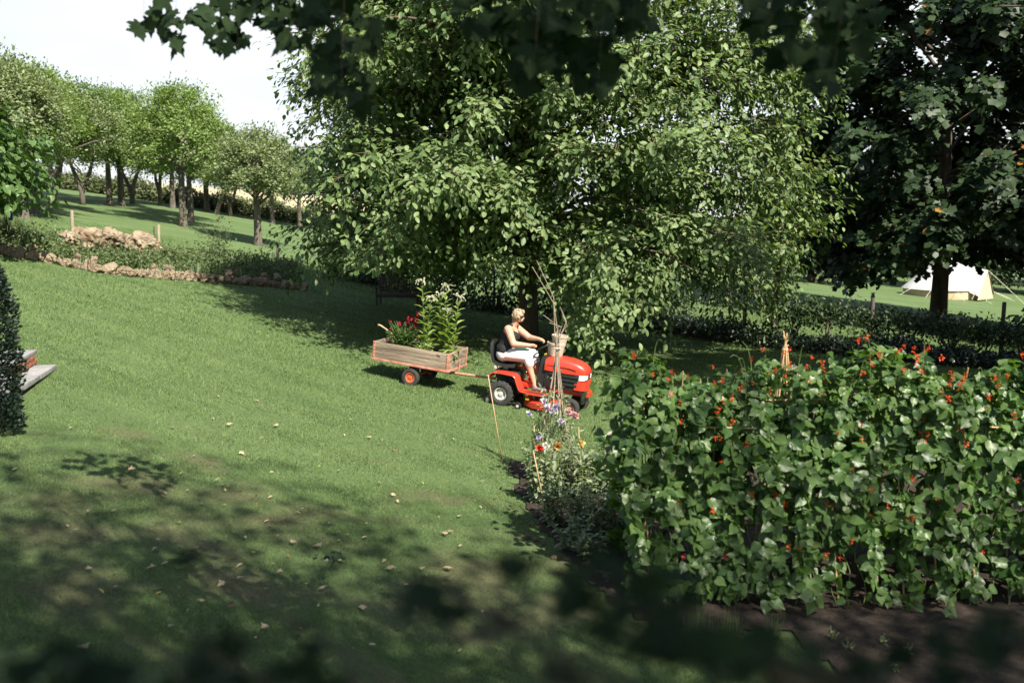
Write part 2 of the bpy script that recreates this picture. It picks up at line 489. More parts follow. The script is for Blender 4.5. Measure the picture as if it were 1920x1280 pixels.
# mowing stripes run down the slope
stripe = np.sin((gx_*.55+gy_*.83)*2*PI/1.1+.6*np.sin(gx_*.4))
P = np.stack([gx_, gy_, tz(gx_, gy_)-.004], 1)
h = (.022+.016*rng.random(n)+.007*patch)*(1-.35*wn)*np.clip(d/13, .9, 1.4)
wd = .0033*np.clip(d/8, .9, 3.2)
az = rng.uniform(0, 2*PI, n); ln = rng.normal(size=(n, 2))*.45
side = np.stack([np.cos(az), np.sin(az), np.zeros(n)], 1)*wd[:, None]
tip = P+np.stack([ln[:, 0]*h, ln[:, 1]*h, h], 1)
V = np.stack([P-side, P+side, tip], 1).reshape(-1, 3); F = np.arange(3*n).reshape(-1, 3)
big = np.sin(gx_*.7+1.3*np.sin(gy_*.45))*np.sin(gy_*.9+np.sin(gx_*.5))
rn = np.clip(.49+.12*patch+.24*stripe+.16*big+.15*rng.normal(size=n), 0, .955)
rn = np.where(rng.random(n) < .04+.9*wn, .999, rn)
gr = link('grass', tri_mesh('grass', V, F, np.repeat(rn, 3)), M_grass)
tag(gr, 'short mown grass blades covering the lawn', 'grass', kind='stuff')

# ================================================================== TREES
def boughs(n, base, prof, zmin, zmax, h_lo, h_hi, centre=(0, 0), azr=(0, 2*PI), inner=.55, zpow=1.0, arch=1.0, trunkfn=None):
    """limbs from the trunk out to the crown's surface: start, control, end points"""
    z = zmin+(zmax-zmin)*rng.random(n)**zpow
    az = rng.uniform(*azr, n)
    r = np.array([prof((q-zmin)/(zmax-zmin), a) for q, a in zip(z, az)])*(inner+(1.03-inner)*rng.random(n)**.45)
    E = np.stack([base[0]+centre[0]+r*np.cos(az), base[1]+centre[1]+r*np.sin(az), base[2]+z], 1)
    h0 = np.clip(z*.75+rng.uniform(-.5, 1.0, n), h_lo, h_hi)
    S = np.stack([np.full(n, base[0]), np.full(n, base[1]), base[2]+h0], 1)
    S[:, :2] += np.array(centre)[None]*np.clip((h0-h_lo)/(h_hi-h_lo+1e-6), 0, 1)[:, None]*.3
    C = S*.42+E*.58; C[:, 2] = np.maximum(S[:, 2], E[:, 2])+arch*rng.uniform(.2, 1.0, n)
    return S, C, E

def twigs(S, C, E, m, t0=.3, droop=.35, lrange=(.5, 1.0), out=.3):
    b = rng.integers(len(S), size=m); t = (t0+(1-t0)*rng.random(m)**.8)[:, None]
    pos = (1-t)**2*S[b]+2*t*(1-t)*C[b]+t*t*E[b]
    tan = nrm(2*(1-t)*(C[b]-S[b])+2*t*(E[b]-C[b]))
    d = nrm(.7*tan+.75*rdir(m)+np.array([0, 0, -droop]))
    return pos, d, rng.uniform(*lrange, m)

def leaves_on(pos, d, ln, k, size, droop=.4, upn=1.0, outc=None, spread=.8, jit=.05):
    n = len(pos)
    s = np.tile(np.linspace(.18, 1, k), n)+rng.uniform(-.06, .06, n*k); q = np.repeat(np.arange(n), k)
    P = pos[q]+d[q]*(ln[q]*s)[:, None]; P[:, 2] -= .22*ln[q]*s*s; P += rng.normal(size=P.shape)*jit
    sd = np.cross(d[q], [0, 0, 1.0]); sd *= np.where(np.arange(n*k) % 2, 1, -1)[:, None]
    D = nrm(.55*d[q]+spread*sd+.35*rdir(n*k)+np.array([0, 0, -droop]))
    N = nrm(np.array([0, 0, upn])+.55*rdir(n*k)+(0 if outc is None else .55*nrm(P-outc)))
    sz = rng.uniform(*size, n*k)
    return P, D, N, sz

def limb_mesh(S, C, E, idx, r0=.09, r1=.012, sides=5, n=7):
    parts = []
    for i in idx:
        p = bez(S[i], C[i], E[i], n)
        p[1:-1] += rng.normal(size=(n-2, 3))*.06
        parts.append(tube(p, np.linspace(r0*rng.uniform(.6, 1.1), r1, n), sides, False))
    V, F, r = merge(parts)
    return tri_mesh('limbs', V, F, smooth=True)

def twig_mesh(pos, d, ln, rad=.006):
    e = pos+d*ln[:, None]; e[:, 2] -= .2*ln
    sd = nrm(np.cross(d, [0.3, .2, 1.0]))*rad; up = np.array([0, 0, rad*1.6])
    V = np.stack([pos-sd, pos+sd, pos+up, e], 1).reshape(-1, 3)
    b = np.arange(len(pos))[:, None, None]*4
    return V, (b+np.array([(0, 3, 1), (1, 3, 2), (2, 3, 0)])[None]).reshape(-1, 3)

# ---- the big walnut over the lawn
WB = Vector((.40, 26.0, T(.4, 26.0)))
wal = thing('walnut_tree', WB, 'huge spreading walnut tree with drooping leafy boughs behind the red mower', 'tree')
tp = [(WB.x, WB.y, WB.z-.3), (WB.x+.03, WB.y, 1.2), (WB.x-.05, WB.y, 3.2), (WB.x+.15, WB.y+.2, 5.5), (WB.x+.3, WB.y+.1, 8), (WB.x+.2, WB.y, 11), (WB.x+.3, WB.y, 13)]
tube_obj('trunk', tp, [.34, .24, .22, .19, .15, .09, .03], M_bark, wal, 12)
def wprof(q, a):
    base = np.interp(q, [0, .08, .2, .5, .75, .9, 1], [.74, .90, .98, 1.0, .95, .72, .25])
    rr = 6.45+.48*math.cos(a)                   # a little wider towards the tent
    rr *= 1+.14*max(0, -math.sin(a))
    rr += .5*math.sin(3*a+1)+.35*math.sin(7*a+q*9)
    return rr*base
S, C, E = boughs(210, (WB.x, WB.y, WB.z), wprof, 1.0, 14.2, 2.4, 12, centre=(.15, 0), inner=.5, zpow=1.05)
S2, C2, E2 = boughs(215, (WB.x, WB.y, WB.z), wprof, .75, 12.8, 2.4, 10.5, centre=(.15, 0), inner=.72, azr=(PI*1.02, PI*1.98))
S3, C3, E3 = boughs(70, (WB.x, WB.y, WB.z), wprof, 1.2, 12.5, 2.4, 11, centre=(.15, 0), inner=.75, azr=(PI*.72, PI*1.3))
S, C, E = np.concatenate([S, S2, S3]), np.concatenate([C, C2, C3]), np.concatenate([E, E2, E3])
# no hanging bough in front of the driver and the pots, and none where the field shows through low on the right
def clear(S, C, E):
    bad = (E[:, 2] < 2.9) & (E[:, 1] < 24) & (E[:, 0] > -2.6) & (E[:, 0] < 1.5)
    bad |= (E[:, 2] < 1.9) & (E[:, 1] < 19.6)
    bad |= (E[:, 2] < 2.2) & (E[:, 0] > 3.4) & (E[:, 0] < 5.2)
    bad |= (E[:, 2] < 1.7) & (E[:, 0] > -4.8) & (E[:, 0] < -.9)
    return S[~bad], C[~bad], E[~bad]
S, C, E = clear(S, C, E)
link('limbs', limb_mesh(S, C, E, range(0, len(S), 4), .10, .012), M_bark, wal)
pos, d, ln = twigs(S, C, E, 9600, .22, .16, (.5, 1.05))
pf, df, lf = twigs(S2, C2, E2, 5600, .40, .18, (.5, 1.0))
kp = ~((pf[:, 2] < 2.5) & (pf[:, 0] > -4.6) & (pf[:, 0] < 1.3))
kp &= ~((pf[:, 2] < 1.9) & (pf[:, 1] < 19.6))
kp &= ~((pf[:, 2] < 2.1) & (pf[:, 0] > 3.5) & (pf[:, 0] < 5.2))
pos, d, ln = np.concatenate([pos, pf[kp]]), np.concatenate([d, df[kp]]), np.concatenate([ln, lf[kp]])
tv, tf = twig_mesh(pos, d, ln, .008)
link('twigs', tri_mesh('twigs', tv, tf), M_twig, wal)['kind'] = 'stuff'
P, D, N, sz = leaves_on(pos, d, ln, 9, (.095, .195), droop=.38, upn=.85, outc=np.array([WB.x+.5, WB.y, 4.0]), jit=.07)
gd = P[:, 2] > tz(P[:, 0], P[:, 1])+.55
gd &= ~((P[:, 0] > -4.2) & (P[:, 0] < -2.1) & (P[:, 2] < 2.35) & (P[:, 1] < 27.5))   # the bench stands clear of the boughs
P, D, N, sz = P[gd], D[gd], N[gd], sz[gd]
# the leaves that stand nearest are single parts, the rest one mass
near = np.argsort(P[:, 1]+.15*np.abs(P[:, 2]-3)+rng.random(len(P))*1.5)[:300]
leaf_parts(wal, 'leaf', P[near], D[near], N[near], sz[near], L_WAL, M_wal)
msk = np.ones(len(P), bool); msk[near] = False
fr_ = msk & (P[:, 1] < WB.y+1.0); bk = msk & ~fr_
# shaded inner leaves round the limbs
m = 27000; bi = rng.integers(len(S), size=m); t = (.12+.6*rng.random(m))[:, None]
Pi = (1-t)**2*S[bi]+2*t*(1-t)*C[bi]+t*t*E[bi]+rng.normal(size=(m, 3))*.45; Pi = Pi[Pi[:, 2] > 2.4]; m = len(Pi)
inner = cloud(Pi, nrm(rdir(m)+np.array([0, 0, -.3])), nrm(rdir(m)*.6+np.array([0, 0, 1])), rng.uniform(.16, .27, m), L_DIA, rng.random(m))
rn = rng.random(len(P))
V, F, r = merge([inner, cloud(P[fr_], D[fr_], N[fr_], sz[fr_], L_WAL, rn[fr_]), cloud(P[bk], D[bk], N[bk], sz[bk]*1.25, L_DIA, rn[bk])])
link('foliage', tri_mesh('foliage', V, F, r), M_wal, wal)['kind'] = 'stuff'
print('walnut leaves', len(P))

# ---- orchard trees: a few prototypes, copied
def orchard_proto(kind, lm, h=5.6, rad=2.6, lean=0.0, fork=False):
    root = thing('orchard_tree', (0, 0, 0), 'orchard tree', 'tree')
    if fork:
        for s in (-1, 1):
            pass
        V1 = tube([(0, 0, -.2), (0, 0, .7), (-.35, .05, 1.6), (-.8, 0, 2.9)], [.17, .14, .11, .06], 8, True)
        V2 = tube([(0, 0, .5), (.1, 0, .9), (.45, .05, 1.7), (.8, 0, 3.0)], [.12, .115, .10, .05], 8, True)
        V, F, r = merge([V1, V2]); link('trunk', tri_mesh('trunk', V, F, smooth=True), M_barkgrey, root, True)
    else:
        tube_obj('trunk', [(-lean, 0, -.2), (-lean*.85, 0, .5), (-lean*.3, 0, 1.5), (0, .05, 2.4), (.05, 0, 3.6)], [.20, .155, .14, .11, .04], M_barkgrey, root, 9, True)
    def pr(q, a): return rad*np.interp(q, [0, .12, .35, .7, .9, 1], [.55, .9, 1.0, .8, .5, .2])*(1+.16*math.sin(3*a+kind)+.1*math.sin(5*a+kind*2))
    S, C, E = boughs(90, (0, 0, 0), pr, 2.25, h-.5, 1.6, 3.4, inner=.45, arch=.3)
    link('limbs', limb_mesh(S, C, E, range(0, 90, 4), .06, .012, 4, 5), M_barkgrey, root, True)
    pos, d, ln = twigs(S, C, E, 1500, .35, -.25, (.35, .75))
    # upright shoots on top
    m = 90; a = rng.uniform(0, 2*PI, m); rr = rad*.75*rng.random(m)**.6
    ps = np.stack([rr*np.cos(a), rr*np.sin(a), h-.75-(rr/rad)**2*1.6+rng.random(m)*.2], 1)
    ds = nrm(np.stack([rng.normal(size=m)*.15, rng.normal(size=m)*.15, np.ones(m)], 1))
    pos, d, ln = np.concatenate([pos, ps]), np.concatenate([d, ds]), np.concatenate([ln, rng.uniform(.5, 1.25, m)])
    P, D, N, sz = leaves_on(pos, d, ln, 12, (.075, .15), droop=0, upn=.8, outc=np.array([0, 0, 2.6]), jit=.07)
    V, F, r = cloud(P, D, N, sz, L_DIA, rng.random(len(P)))
    link('crown', tri_mesh('crown', V, F, r), lm, root, True)
    return root

protos = [orchard_proto(0, M_orch, 6.1, 2.3), orchard_proto(1, M_orch2, 5.2, 2.4, lean=.5), orchard_proto(2, M_orch3, 6.3, 2.4, fork=True), orchard_proto(3, M_orch2, 4.8, 2.1)]
usedp = set()
def orchard(px, py, k, sc, rz, label, lean=0, group=None, zs=1.0):
    p = ground(px, py)
    if p.y > 62: p = Vector((p.x*62/p.y, 62+(p.y % 1), 0)); p.z = T(p.x, p.y)
    r = protos[k] if k not in usedp else copy_tree(protos[k]); usedp.add(k)
    r.location = p; r.rotation_euler = (0, lean, rz); r.scale = (sc, sc, sc*zs)
    tag(r, label, 'tree', group)
G_OR = 'orchard trees'
OT = [(344, 425, 0, 1.06, .4, 'bright green orchard tree with straight thick trunk, touching its neighbour', 0),
      (358, 415, 0, 1.0, 2.2, 'bright green orchard tree close behind the straight thick-trunked one', 0),
      (484, 461, 3, 1.05, 1.0, 'pale leaved orchard tree with tall slim bare trunk beside the walnut', 0),
      (119, 396, 1, 1.05, 0, 'grey green orchard tree whose trunk leans over', 0),
      (155, 384, 2, .95, 0, 'orchard tree with a low forked trunk like a letter Y', 0),
      (420, 404, 1, .9, .2, 'orchard tree with dark slanting trunk between two upright ones', .1)]
for px, py, k, sc, rz, lb, ln_ in OT: orchard(px, py, k, sc, rz, lb, ln_)
for i, (px, py, k, sc) in enumerate([(206, 386, 0, 1.0), (228, 386, 3, 1.12), (248, 382, 2, 1.0), (324, 391, 0, 1.0), (381, 391, 3, 1.15), (431, 400, 2, .85), (99, 368, 2, 1.04), (15, 404, 1, 1.1), (66, 402, 0, .95), (25, 378, 2, .98), (-50, 392, 0, .95), (300, 386, 2, .92), (510, 402, 3, .95), (560, 420, 1, .9)]):
    own = {6: 'taller dark green orchard tree in the back row near the lime', 7: 'grey green orchard tree whose trunk stands under the lime branch tip', 8: 'orchard tree with stout trunk beside the hanging lime leaves', 12: 'small pale orchard tree next to the pale far post', 13: 'low orchard tree half hidden behind the left edge of the walnut', 5: 'upright orchard tree just behind the dark slanting trunk'}.get(i)
    orchard(px, py, k, sc, 1.3*i+.5, own or 'leafy green orchard tree in the rows before the field hedge', 0, None if own else G_OR)

# ---- left: lime tree whose branch hangs into the picture
def broad_tree(name, base, label, rad, zlo, zhi, nb, nt_, k, size, lm, tmpl, tr=.2, h0=(1.5, 6), droop=.3, parent_group=None, centre=(0, 0), keepf=None, upn=.8, parts=0, partf=None):
    root = thing(name, base, label, 'tree', parent_group)
    zt = zhi-.8
    tube_obj('trunk', [(base[0], base[1], base[2]-.3), (base[0]+.05, base[1], base[2]+zt*.2), (base[0]-.05, base[1]+.1, base[2]+zt*.5), (base[0]+.1, base[1], base[2]+zt*.8), (base[0]+.1, base[1], base[2]+zt)], [tr*1.35, tr, tr*.8, tr*.4, tr*.12], M_bark, root, 10)
    def pr(q, a): return rad*np.interp(q, [0, .1, .3, .6, .85, 1], [.6, .88, 1, .92, .6, .2])*(1+.12*math.sin(3*a+rad)+.07*math.sin(6*a))
    S, C, E = boughs(nb, tuple(base), pr, zlo, zhi, h0[0], h0[1], centre=centre, inner=.5)
    link('limbs', limb_mesh(S, C, E, range(0, nb, 5), tr*.35, .012, 5, 6), M_bark, root)
    pos, d, ln = twigs(S, C, E, nt_, .32, droop, (.5, 1.1))
    P, D, N, sz = leaves_on(pos, d, ln, k, size, droop=.35, upn=upn, outc=np.array([base[0], base[1], base[2]+zlo+1.5]), jit=.1)
    ok = P[:, 2] > tz(P[:, 0], P[:, 1])+.4
    if keepf is not None: ok &= keepf(P)
    P, D, N, sz = P[ok], D[ok], N[ok], sz[ok]
    if parts:
        cand = np.where(partf(P))[0]; cand = cand[:parts]
        leaf_parts(root, 'leaf', P[cand], D[cand], N[cand], sz[cand], tmpl, lm)
        mk = np.ones(len(P), bool); mk[cand] = False; P, D, N, sz = P[mk], D[mk], N[mk], sz[mk]
    V, F, r = cloud(P, D, N, sz, tmpl, rng.random(len(P)))
    o = link('crown', tri_mesh('crown', V, F, r), lm, root)
    return root

lx, ly = -15.0, 23.5
broad_tree('lime_tree', (lx, ly, T(lx, ly)), 'big leaved lime tree with a branch hanging over the border bed', 4.1, .9, 4.3, 90, 900, 10, (.13, .24), M_lime, L_BEAN, .2, (1.2, 3.2), .35, keepf=lambda P: ~((P[:, 2] < 3.5) & (P[:, 0] > -14.2)))

# ---- right: dark maple beyond the fence
mx_, my_ = 17.2, 40.0
broad_tree('maple_tree', (mx_, my_, T(mx_, my_)), 'tall dark maple with low spreading boughs standing in front of the tent', 8.4, 2.2, 17, 360, 7600, 10, (.17, .32), M_maple, L_MAP6, .27, (3.0, 13), .15, centre=(-.3, -.6),
           keepf=lambda P: ~((P[:, 2] < 2.4) & (P[:, 0] > 16.3) & (P[:, 0] < 19.6) & (P[:, 1] < 40)))

# ---- trees that close the field behind, and an unseen belt on the right, placed to shade the garden
def far_tree_proto(kind, rad, h):
    root = thing('field_tree', (0, 0, 0), 'x', 'tree')
    tube_obj('trunk', [(0, 0, -.4), (0, 0, 2), (.1, 0, h*.5), (.1, 0, h*.85)], [.4, .3, .2, .05], M_bark, root, 8, True)
    def pr(q, a): return rad*np.interp(q, [0, .1, .35, .7, .9, 1], [.7, .95, 1, .8, .5, .15])*(1+.15*math.sin(3*a+kind)+.1*math.sin(7*a+kind))
    S, C, E = boughs(110, (0, 0, 0), pr, .9, h-.6, 1.8, h*.7, inner=.5)
    link('limbs', limb_mesh(S, C, E, range(0, 110, 5), .10, .02, 4, 5), M_bark, root, True)
    pos, d, ln = twigs(S, C, E, 1500, .35, .1, (.7, 1.5))
    P, D, N, sz = leaves_on(pos, d, ln, 11, (.22, .42), droop=.2, upn=.8, outc=np.array([0, 0, h*.4]), jit=.16)
    V, F, r = cloud(P, D, N, sz, L_DIA, rng.random(len(P)))
    link('crown', tri_mesh('crown', V, F, r), M_far, root, True)
    return root
fprotos = [far_tree_proto(0, 5.2, 12), far_tree_proto(1, 6.0, 14)]
fused = set()
def far_tree(x, y, k, sc, rz, label, group):
    r = fprotos[k] if k not in fused else copy_tree(fprotos[k]); fused.add(k)
    r.location = (x, y, T(x, y)); r.rotation_euler = (0, 0, rz); r.scale = (sc, sc, sc)
    tag(r, label, 'tree', group)
for i, (x, y, k, sc) in enumerate([(20.5, 68, 0, .80), (26, 88, 1, .9), (36, 92, 0, 1.1), (46, 86, 1, 1.0), (56, 84, 0, 1.1), (33, 74, 0, .9), (41, 70, 1, .75), (12, 92, 0, .95), (2, 96, 1, .8), (-8, 98, 0, .8)]):
    far_tree(x, y, k, sc, i*1.1, 'broad dark field tree behind the camping field' if i else 'dense dark round tree rising between walnut and maple', 'trees behind the camping field' if i else None)
for i, (x, y, k, sc) in enumerate([(15.8, 19.3, 1, .80), (23.2, 28.0, 1, .95), (27.5, 33, 0, 1.2)]):
    far_tree(x, y, k, sc, i*1.7+.3, 'unseen tall dark tree of the belt placed to shade the garden', 'unseen belt of trees placed for shade')

broad_tree('shade_ash_tree', (12.3, 13.0, T(12.3, 13.0)), 'unseen tall ash tree added to shade the lawn behind the beans', 5.7, 1.6, 13.5, 150, 4200, 10, (.16, .30), M_far, L_DIA, .26, (2, 10), .15, keepf=lambda P: ~((P[:, 0] < .56*P[:, 1]) & (P[:, 2] < CAM_Z+.25*P[:, 1])))  # added to shade the right-hand lawn; crown trimmed to stay out of view
# ---- the maple that overhangs the viewpoint
FB = Vector((5.6, -3.2, 0))
fm = thing('maple_tree', FB, 'near dark maple whose leafy twigs hang into the view from above', 'tree')
tube_obj('trunk', [(FB.x, FB.y, -.3), (FB.x, FB.y, 2), (FB.x-.2, FB.y+.3, 5), (FB.x-.4, FB.y+.6, 8.5), (FB.x-.4, FB.y+.6, 11)], [.38, .30, .24, .14, .04], M_bark, fm, 12)
blobs = [  # px, py, rx, ry, depth, leaves  (twigs that reach into the view)
    (330, 45, 55, 36, 5.2, 16), (270, 75, 22, 18, 5.2, 3), (435, 45, 75, 48, 5.2, 30), (330, 96, 34, 12, 5.2, 5), (540, 30, 60, 50, 5.0, 26), (445, 98, 42, 16, 5.1, 6), (545, 100, 24, 20, 5.0, 4),
    (620, 60, 60, 60, 4.8, 30), (640, 160, 45, 45, 4.6, 18), (690, 200, 30, 26, 4.5, 7), (700, 95, 35, 40, 4.7, 10),
    (960, 50, 95, 60, 4.4, 44), (1090, 70, 90, 70, 4.3, 46), (1000, 150, 50, 45, 4.2, 18), (1120, 165, 45, 40, 4.2, 16), (1185, 60, 30, 50, 4.5, 8), (790, 10, 70, 18, 4.8, 8),
    (1440, 55, 60, 50, 4.4, 22), (1530, 70, 65, 65, 4.3, 34), (1560, 160, 45, 40, 4.2, 14), (1470, 135, 40, 35, 4.5, 8), (1610, 70, 50, 60, 4.6, 12)]
PP, DD, NN, SS = [], [], [], []
for bi_, (px, py, rx, ry, dep, cnt) in enumerate(blobs):
    fq = 1.4 if bi_ < 7 else 1.1
    for _ in range(cnt):
        a, q = random.uniform(0, 2*PI), math.sqrt(random.random())
        p = at(px+rx*q*math.cos(a), py+ry*q*math.sin(a)-(26 if bi_ < 11 else 40), dep*fq+random.uniform(-.35, .35))
        PP.append(tuple(p)); DD.append((random.uniform(-1, .6), random.uniform(-.5, .5), -random.uniform(.2, 1)))
        NN.append((random.uniform(-.5, .5), random.uniform(-1, -.2), random.uniform(.1, 1))); SS.append(random.uniform(.075, .12)*fq)
fl = [np.array(q) for q in (PP, DD, NN, SS)]
nv = len(PP)
low = [  # twigs below the viewpoint, close by
    (760, 1130, 60, 22, 1.75, 3), (830, 1105, 40, 28, 1.7, 3), (890, 1160, 40, 20, 1.7, 2), (950, 1065, 22, 18, 1.7, 2), (1110, 1100, 70, 50, 1.6, 7), (1230, 1120, 80, 50, 1.6, 8),
    (1180, 1180, 60, 40, 1.6, 5), (1330, 1200, 90, 50, 1.5, 9), (1450, 1240, 120, 45, 1.5, 10), (1580, 1270, 90, 35, 1.5, 6), (560, 1200, 35, 30, 1.8, 2), (1045, 1262, 30, 25, 1.6, 2),
    (215, 1165, 45, 14, 1.9, 1), (390, 1215, 90, 30, 1.8, 5), (120, 1250, 120, 40, 1.7, 8), (330, 1270, 160, 30, 1.7, 9), (640, 1270, 90, 22, 1.7, 4), (1780, 1220, 70, 50, 1.6, 5), (1880, 1190, 50, 60, 1.6, 5), (350, 1048, 16, 10, 1.9, 1)]
PP, DD, NN, SS = [], [], [], []
for px, py, rx, ry, dep, cnt in low:
    for _ in range(int(cnt*1.9)):
        a, q = random.uniform(0, 2*PI), math.sqrt(random.random())
        p = at(px+rx*q*math.cos(a), py+ry*q*math.sin(a)+12, dep*.66+random.uniform(-.1, .1))
        PP.append(tuple(p)); DD.append((random.uniform(-1, 1), random.uniform(-.2, 1), random.uniform(-.3, .5)))
        NN.append((random.uniform(-.4, .4), random.uniform(-.9, -.1), 1)); SS.append(random.uniform(.026, .048))
ll = [np.array(q) for q in (PP, DD, NN, SS)]
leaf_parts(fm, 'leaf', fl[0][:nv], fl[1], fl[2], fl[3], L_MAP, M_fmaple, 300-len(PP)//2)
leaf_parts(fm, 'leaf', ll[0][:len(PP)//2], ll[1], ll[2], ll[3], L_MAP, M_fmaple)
# limbs to the visible twigs and the crown overhead (above the field of view)
parts = []
for (px, py, rx, ry, dep, cnt) in blobs:
    e = at(px, py, dep); st = Vector((FB.x-.2, FB.y+.3, 5.2+random.random()))
    parts.append(tube(bez(st, (e.x+.15, e.y-.3, e.z+5.5), e, 13), np.linspace(.03, .002, 13)**1.0*np.linspace(1, .35, 13), 5, False))
for (px, py, rx, ry, dep, cnt) in low:
    e = at(px, py, dep*.66); st = Vector((FB.x-.1, FB.y+.1, 2.0+random.random()*.4))
    parts.append(tube(bez(st, ((st.x+e.x)/2+.5, min(-.6, (st.y+e.y)/2-.3), 2.4), e, 9), np.linspace(.02, .002, 9), 5, False))
rest = [(fl[0][300-len(PP)//2:], fl[1][300-len(PP)//2:], fl[2][300-len(PP)//2:], fl[3][300-len(PP)//2:]), tuple(q[len(PP)//2:] for q in ll)]
m = 330
az = rng.uniform(0, 2*PI, m); rr = np.sqrt(rng.random(m)); zz = rng.uniform(7.0, 12.5, m); rr = rr**1.5
ctr = np.array([3.4, -2.6])
E = np.stack([ctr[0]+7.6*rr*np.sign(np.cos(az))*np.abs(np.cos(az))**.75, ctr[1]+5.4*rr*np.sign(np.sin(az))*np.abs(np.sin(az))**.75, zz], 1)
E[:, 2] -= .9*rr**2
S = np.tile(np.array([[FB.x-.3, FB.y+.5, 6.0]]), (m, 1)); S[:, 2] = np.clip(zz*.8, 4.5, 9.5)
C = .45*S+.55*E; C[:, 2] = np.maximum(S[:, 2], E[:, 2])+.5
pos, d, ln = twigs(S, C, E, 4200, .3, .2, (.5, 1.1))
n = 30000
P = np.stack([rng.uniform(-5.0, 11.5, n), rng.uniform(-8, 5.4, n), rng.uniform(6.3, 12.3, n)], 1)
edge = np.interp(P[:, 0], [-5, 0, 4, 11], [2.4, 2.4, 1.8, 1.2])+.5*np.sin(P[:, 0]*1.3)*np.sin(P[:, 2]*.9)
dens = np.clip((edge-P[:, 1])/2.6, 0, 1)*np.clip((P[:, 0]+5.2)/1.5, 0, 1)*np.clip((P[:, 1]+8)/2, 0, 1)*np.clip(1.1+.5*np.sin(P[:, 0]*2.1+P[:, 2])*np.sin(P[:, 1]*1.7), 0, 1)
P = P[rng.random(n) < dens*.72]; n = len(P)
D = nrm(rdir(n)+np.array([0, 0, -.5])); N = nrm(rdir(n)*.5+np.array([0, 0, 1])); sz = rng.uniform(.14, .25, n)
kp = P[:, 2] > CAM_Z+.26*np.maximum(P[:, 1], 0)+1.0
P, D, N, sz = P[kp], D[kp], N[kp], sz[kp]
cl_ = [cloud(P, D, N, sz, L_MAP5, rng.random(len(P)))]
for q in rest:
    if len(q[0]): cl_.append(cloud(q[0], q[1], q[2], q[3], L_MAP, rng.random(len(q[0]))))
V, F, r = merge(cl_)
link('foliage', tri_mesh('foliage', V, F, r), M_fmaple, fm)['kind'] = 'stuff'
kk = [i for i in range(0, m, 3) if E[i, 2] > CAM_Z+.26*max(E[i, 1], 0)+1.2]
parts += [tube(bez(S[i], C[i], E[i], 7), np.linspace(.07, .01, 7), 5, False) for i in kk]
V, F, r = merge(parts)
link('limbs', tri_mesh('limbs', V, F, smooth=True), M_bark, fm)

# ---- unseen tall beech added behind the viewpoint to shade the near lawn
BB = Vector((12.0, -9.0, 0))
bc = thing('shade_beech_tree', BB, 'unseen very tall beech added behind the near maple to shade the lawn', 'tree')
tube_obj('trunk', [(BB.x, BB.y, -.3), (BB.x, BB.y, 4), (BB.x-.2, BB.y, 10), (BB.x-.3, BB.y+.3, 16), (BB.x-.3, BB.y+.3, 20)], [.6, .48, .36, .2, .05], M_barkgrey, bc, 12)
n = 190000
P = np.stack([rng.uniform(-2, 22, n), rng.uniform(-16, 2.5, n), rng.uniform(13, 20.5, n)], 1)
edge = np.interp(P[:, 0], [-2, 4, 9, 13, 20], [-.3, -.7, -1.9, -3.2, -4.3])+(17-P[:, 2])*.55
dens = .85*np.clip((edge-P[:, 1])/7.0, 0, 1)**1.1*np.clip((P[:, 0]+2)/3, 0, 1)*np.clip((22-P[:, 0])/3, 0, 1)*np.clip((P[:, 1]+16)/3, 0, 1)  # leaves thin out forwards, shaped so the lawn's shade fades gradually
P = P[rng.random(n) < dens]; n = len(P)
V, F, r = cloud(P, nrm(rdir(n)+np.array([0, 0, -.2])), nrm(rdir(n)*.6+np.array([0, 0, 1])), rng.uniform(.12, .20, n), L_DIA, rng.random(n))
link('crown', tri_mesh('crown', V, F, r), M_far, bc)
V, F, r = merge([tube(bez((BB.x-.2, BB.y, 8+i*.35), (BB.x+2.5*math.cos(i*2.4), BB.y+2.5*math.sin(i*2.4), 13+i*.2), (BB.x-1+7*math.cos(i*2.4), BB.y+1.5+5*math.sin(i*2.4), 16.5+(i % 4)), 6), np.linspace(.16, .02, 6), 5, False) for i in range(24)])
link('limbs', tri_mesh('limbs', V, F, smooth=True), M_barkgrey, bc)

# ---- hedges
def bush(name, parent, cx, cy, lx_, ly_, h, n, size, lm, zlo=0.0, tmpl=L_DIA, world=True):
    P = np.stack([cx+lx_*rng.uniform(-1, 1, n), cy+ly_*rng.uniform(-1, 1, n), rng.random(n)], 1)
    q = 1-.35*((P[:, 0]-cx)/lx_)**4-.3*((P[:, 1]-cy)/ly_)**2
    P[:, 2] = tz(P[:, 0], P[:, 1])+zlo+(h-zlo)*P[:, 2]**.75*q*(1+.12*np.sin(P[:, 0]*2.1+P[:, 1]))
    D = nrm(rdir(n)+np.array([0, -.2, .3])); N = nrm(rdir(n)*.7+np.array([0, -.4, .8]))
    V, F, r = cloud(P, D, N, rng.uniform(*size, n), tmpl, rng.random(n))
    return V, F, r

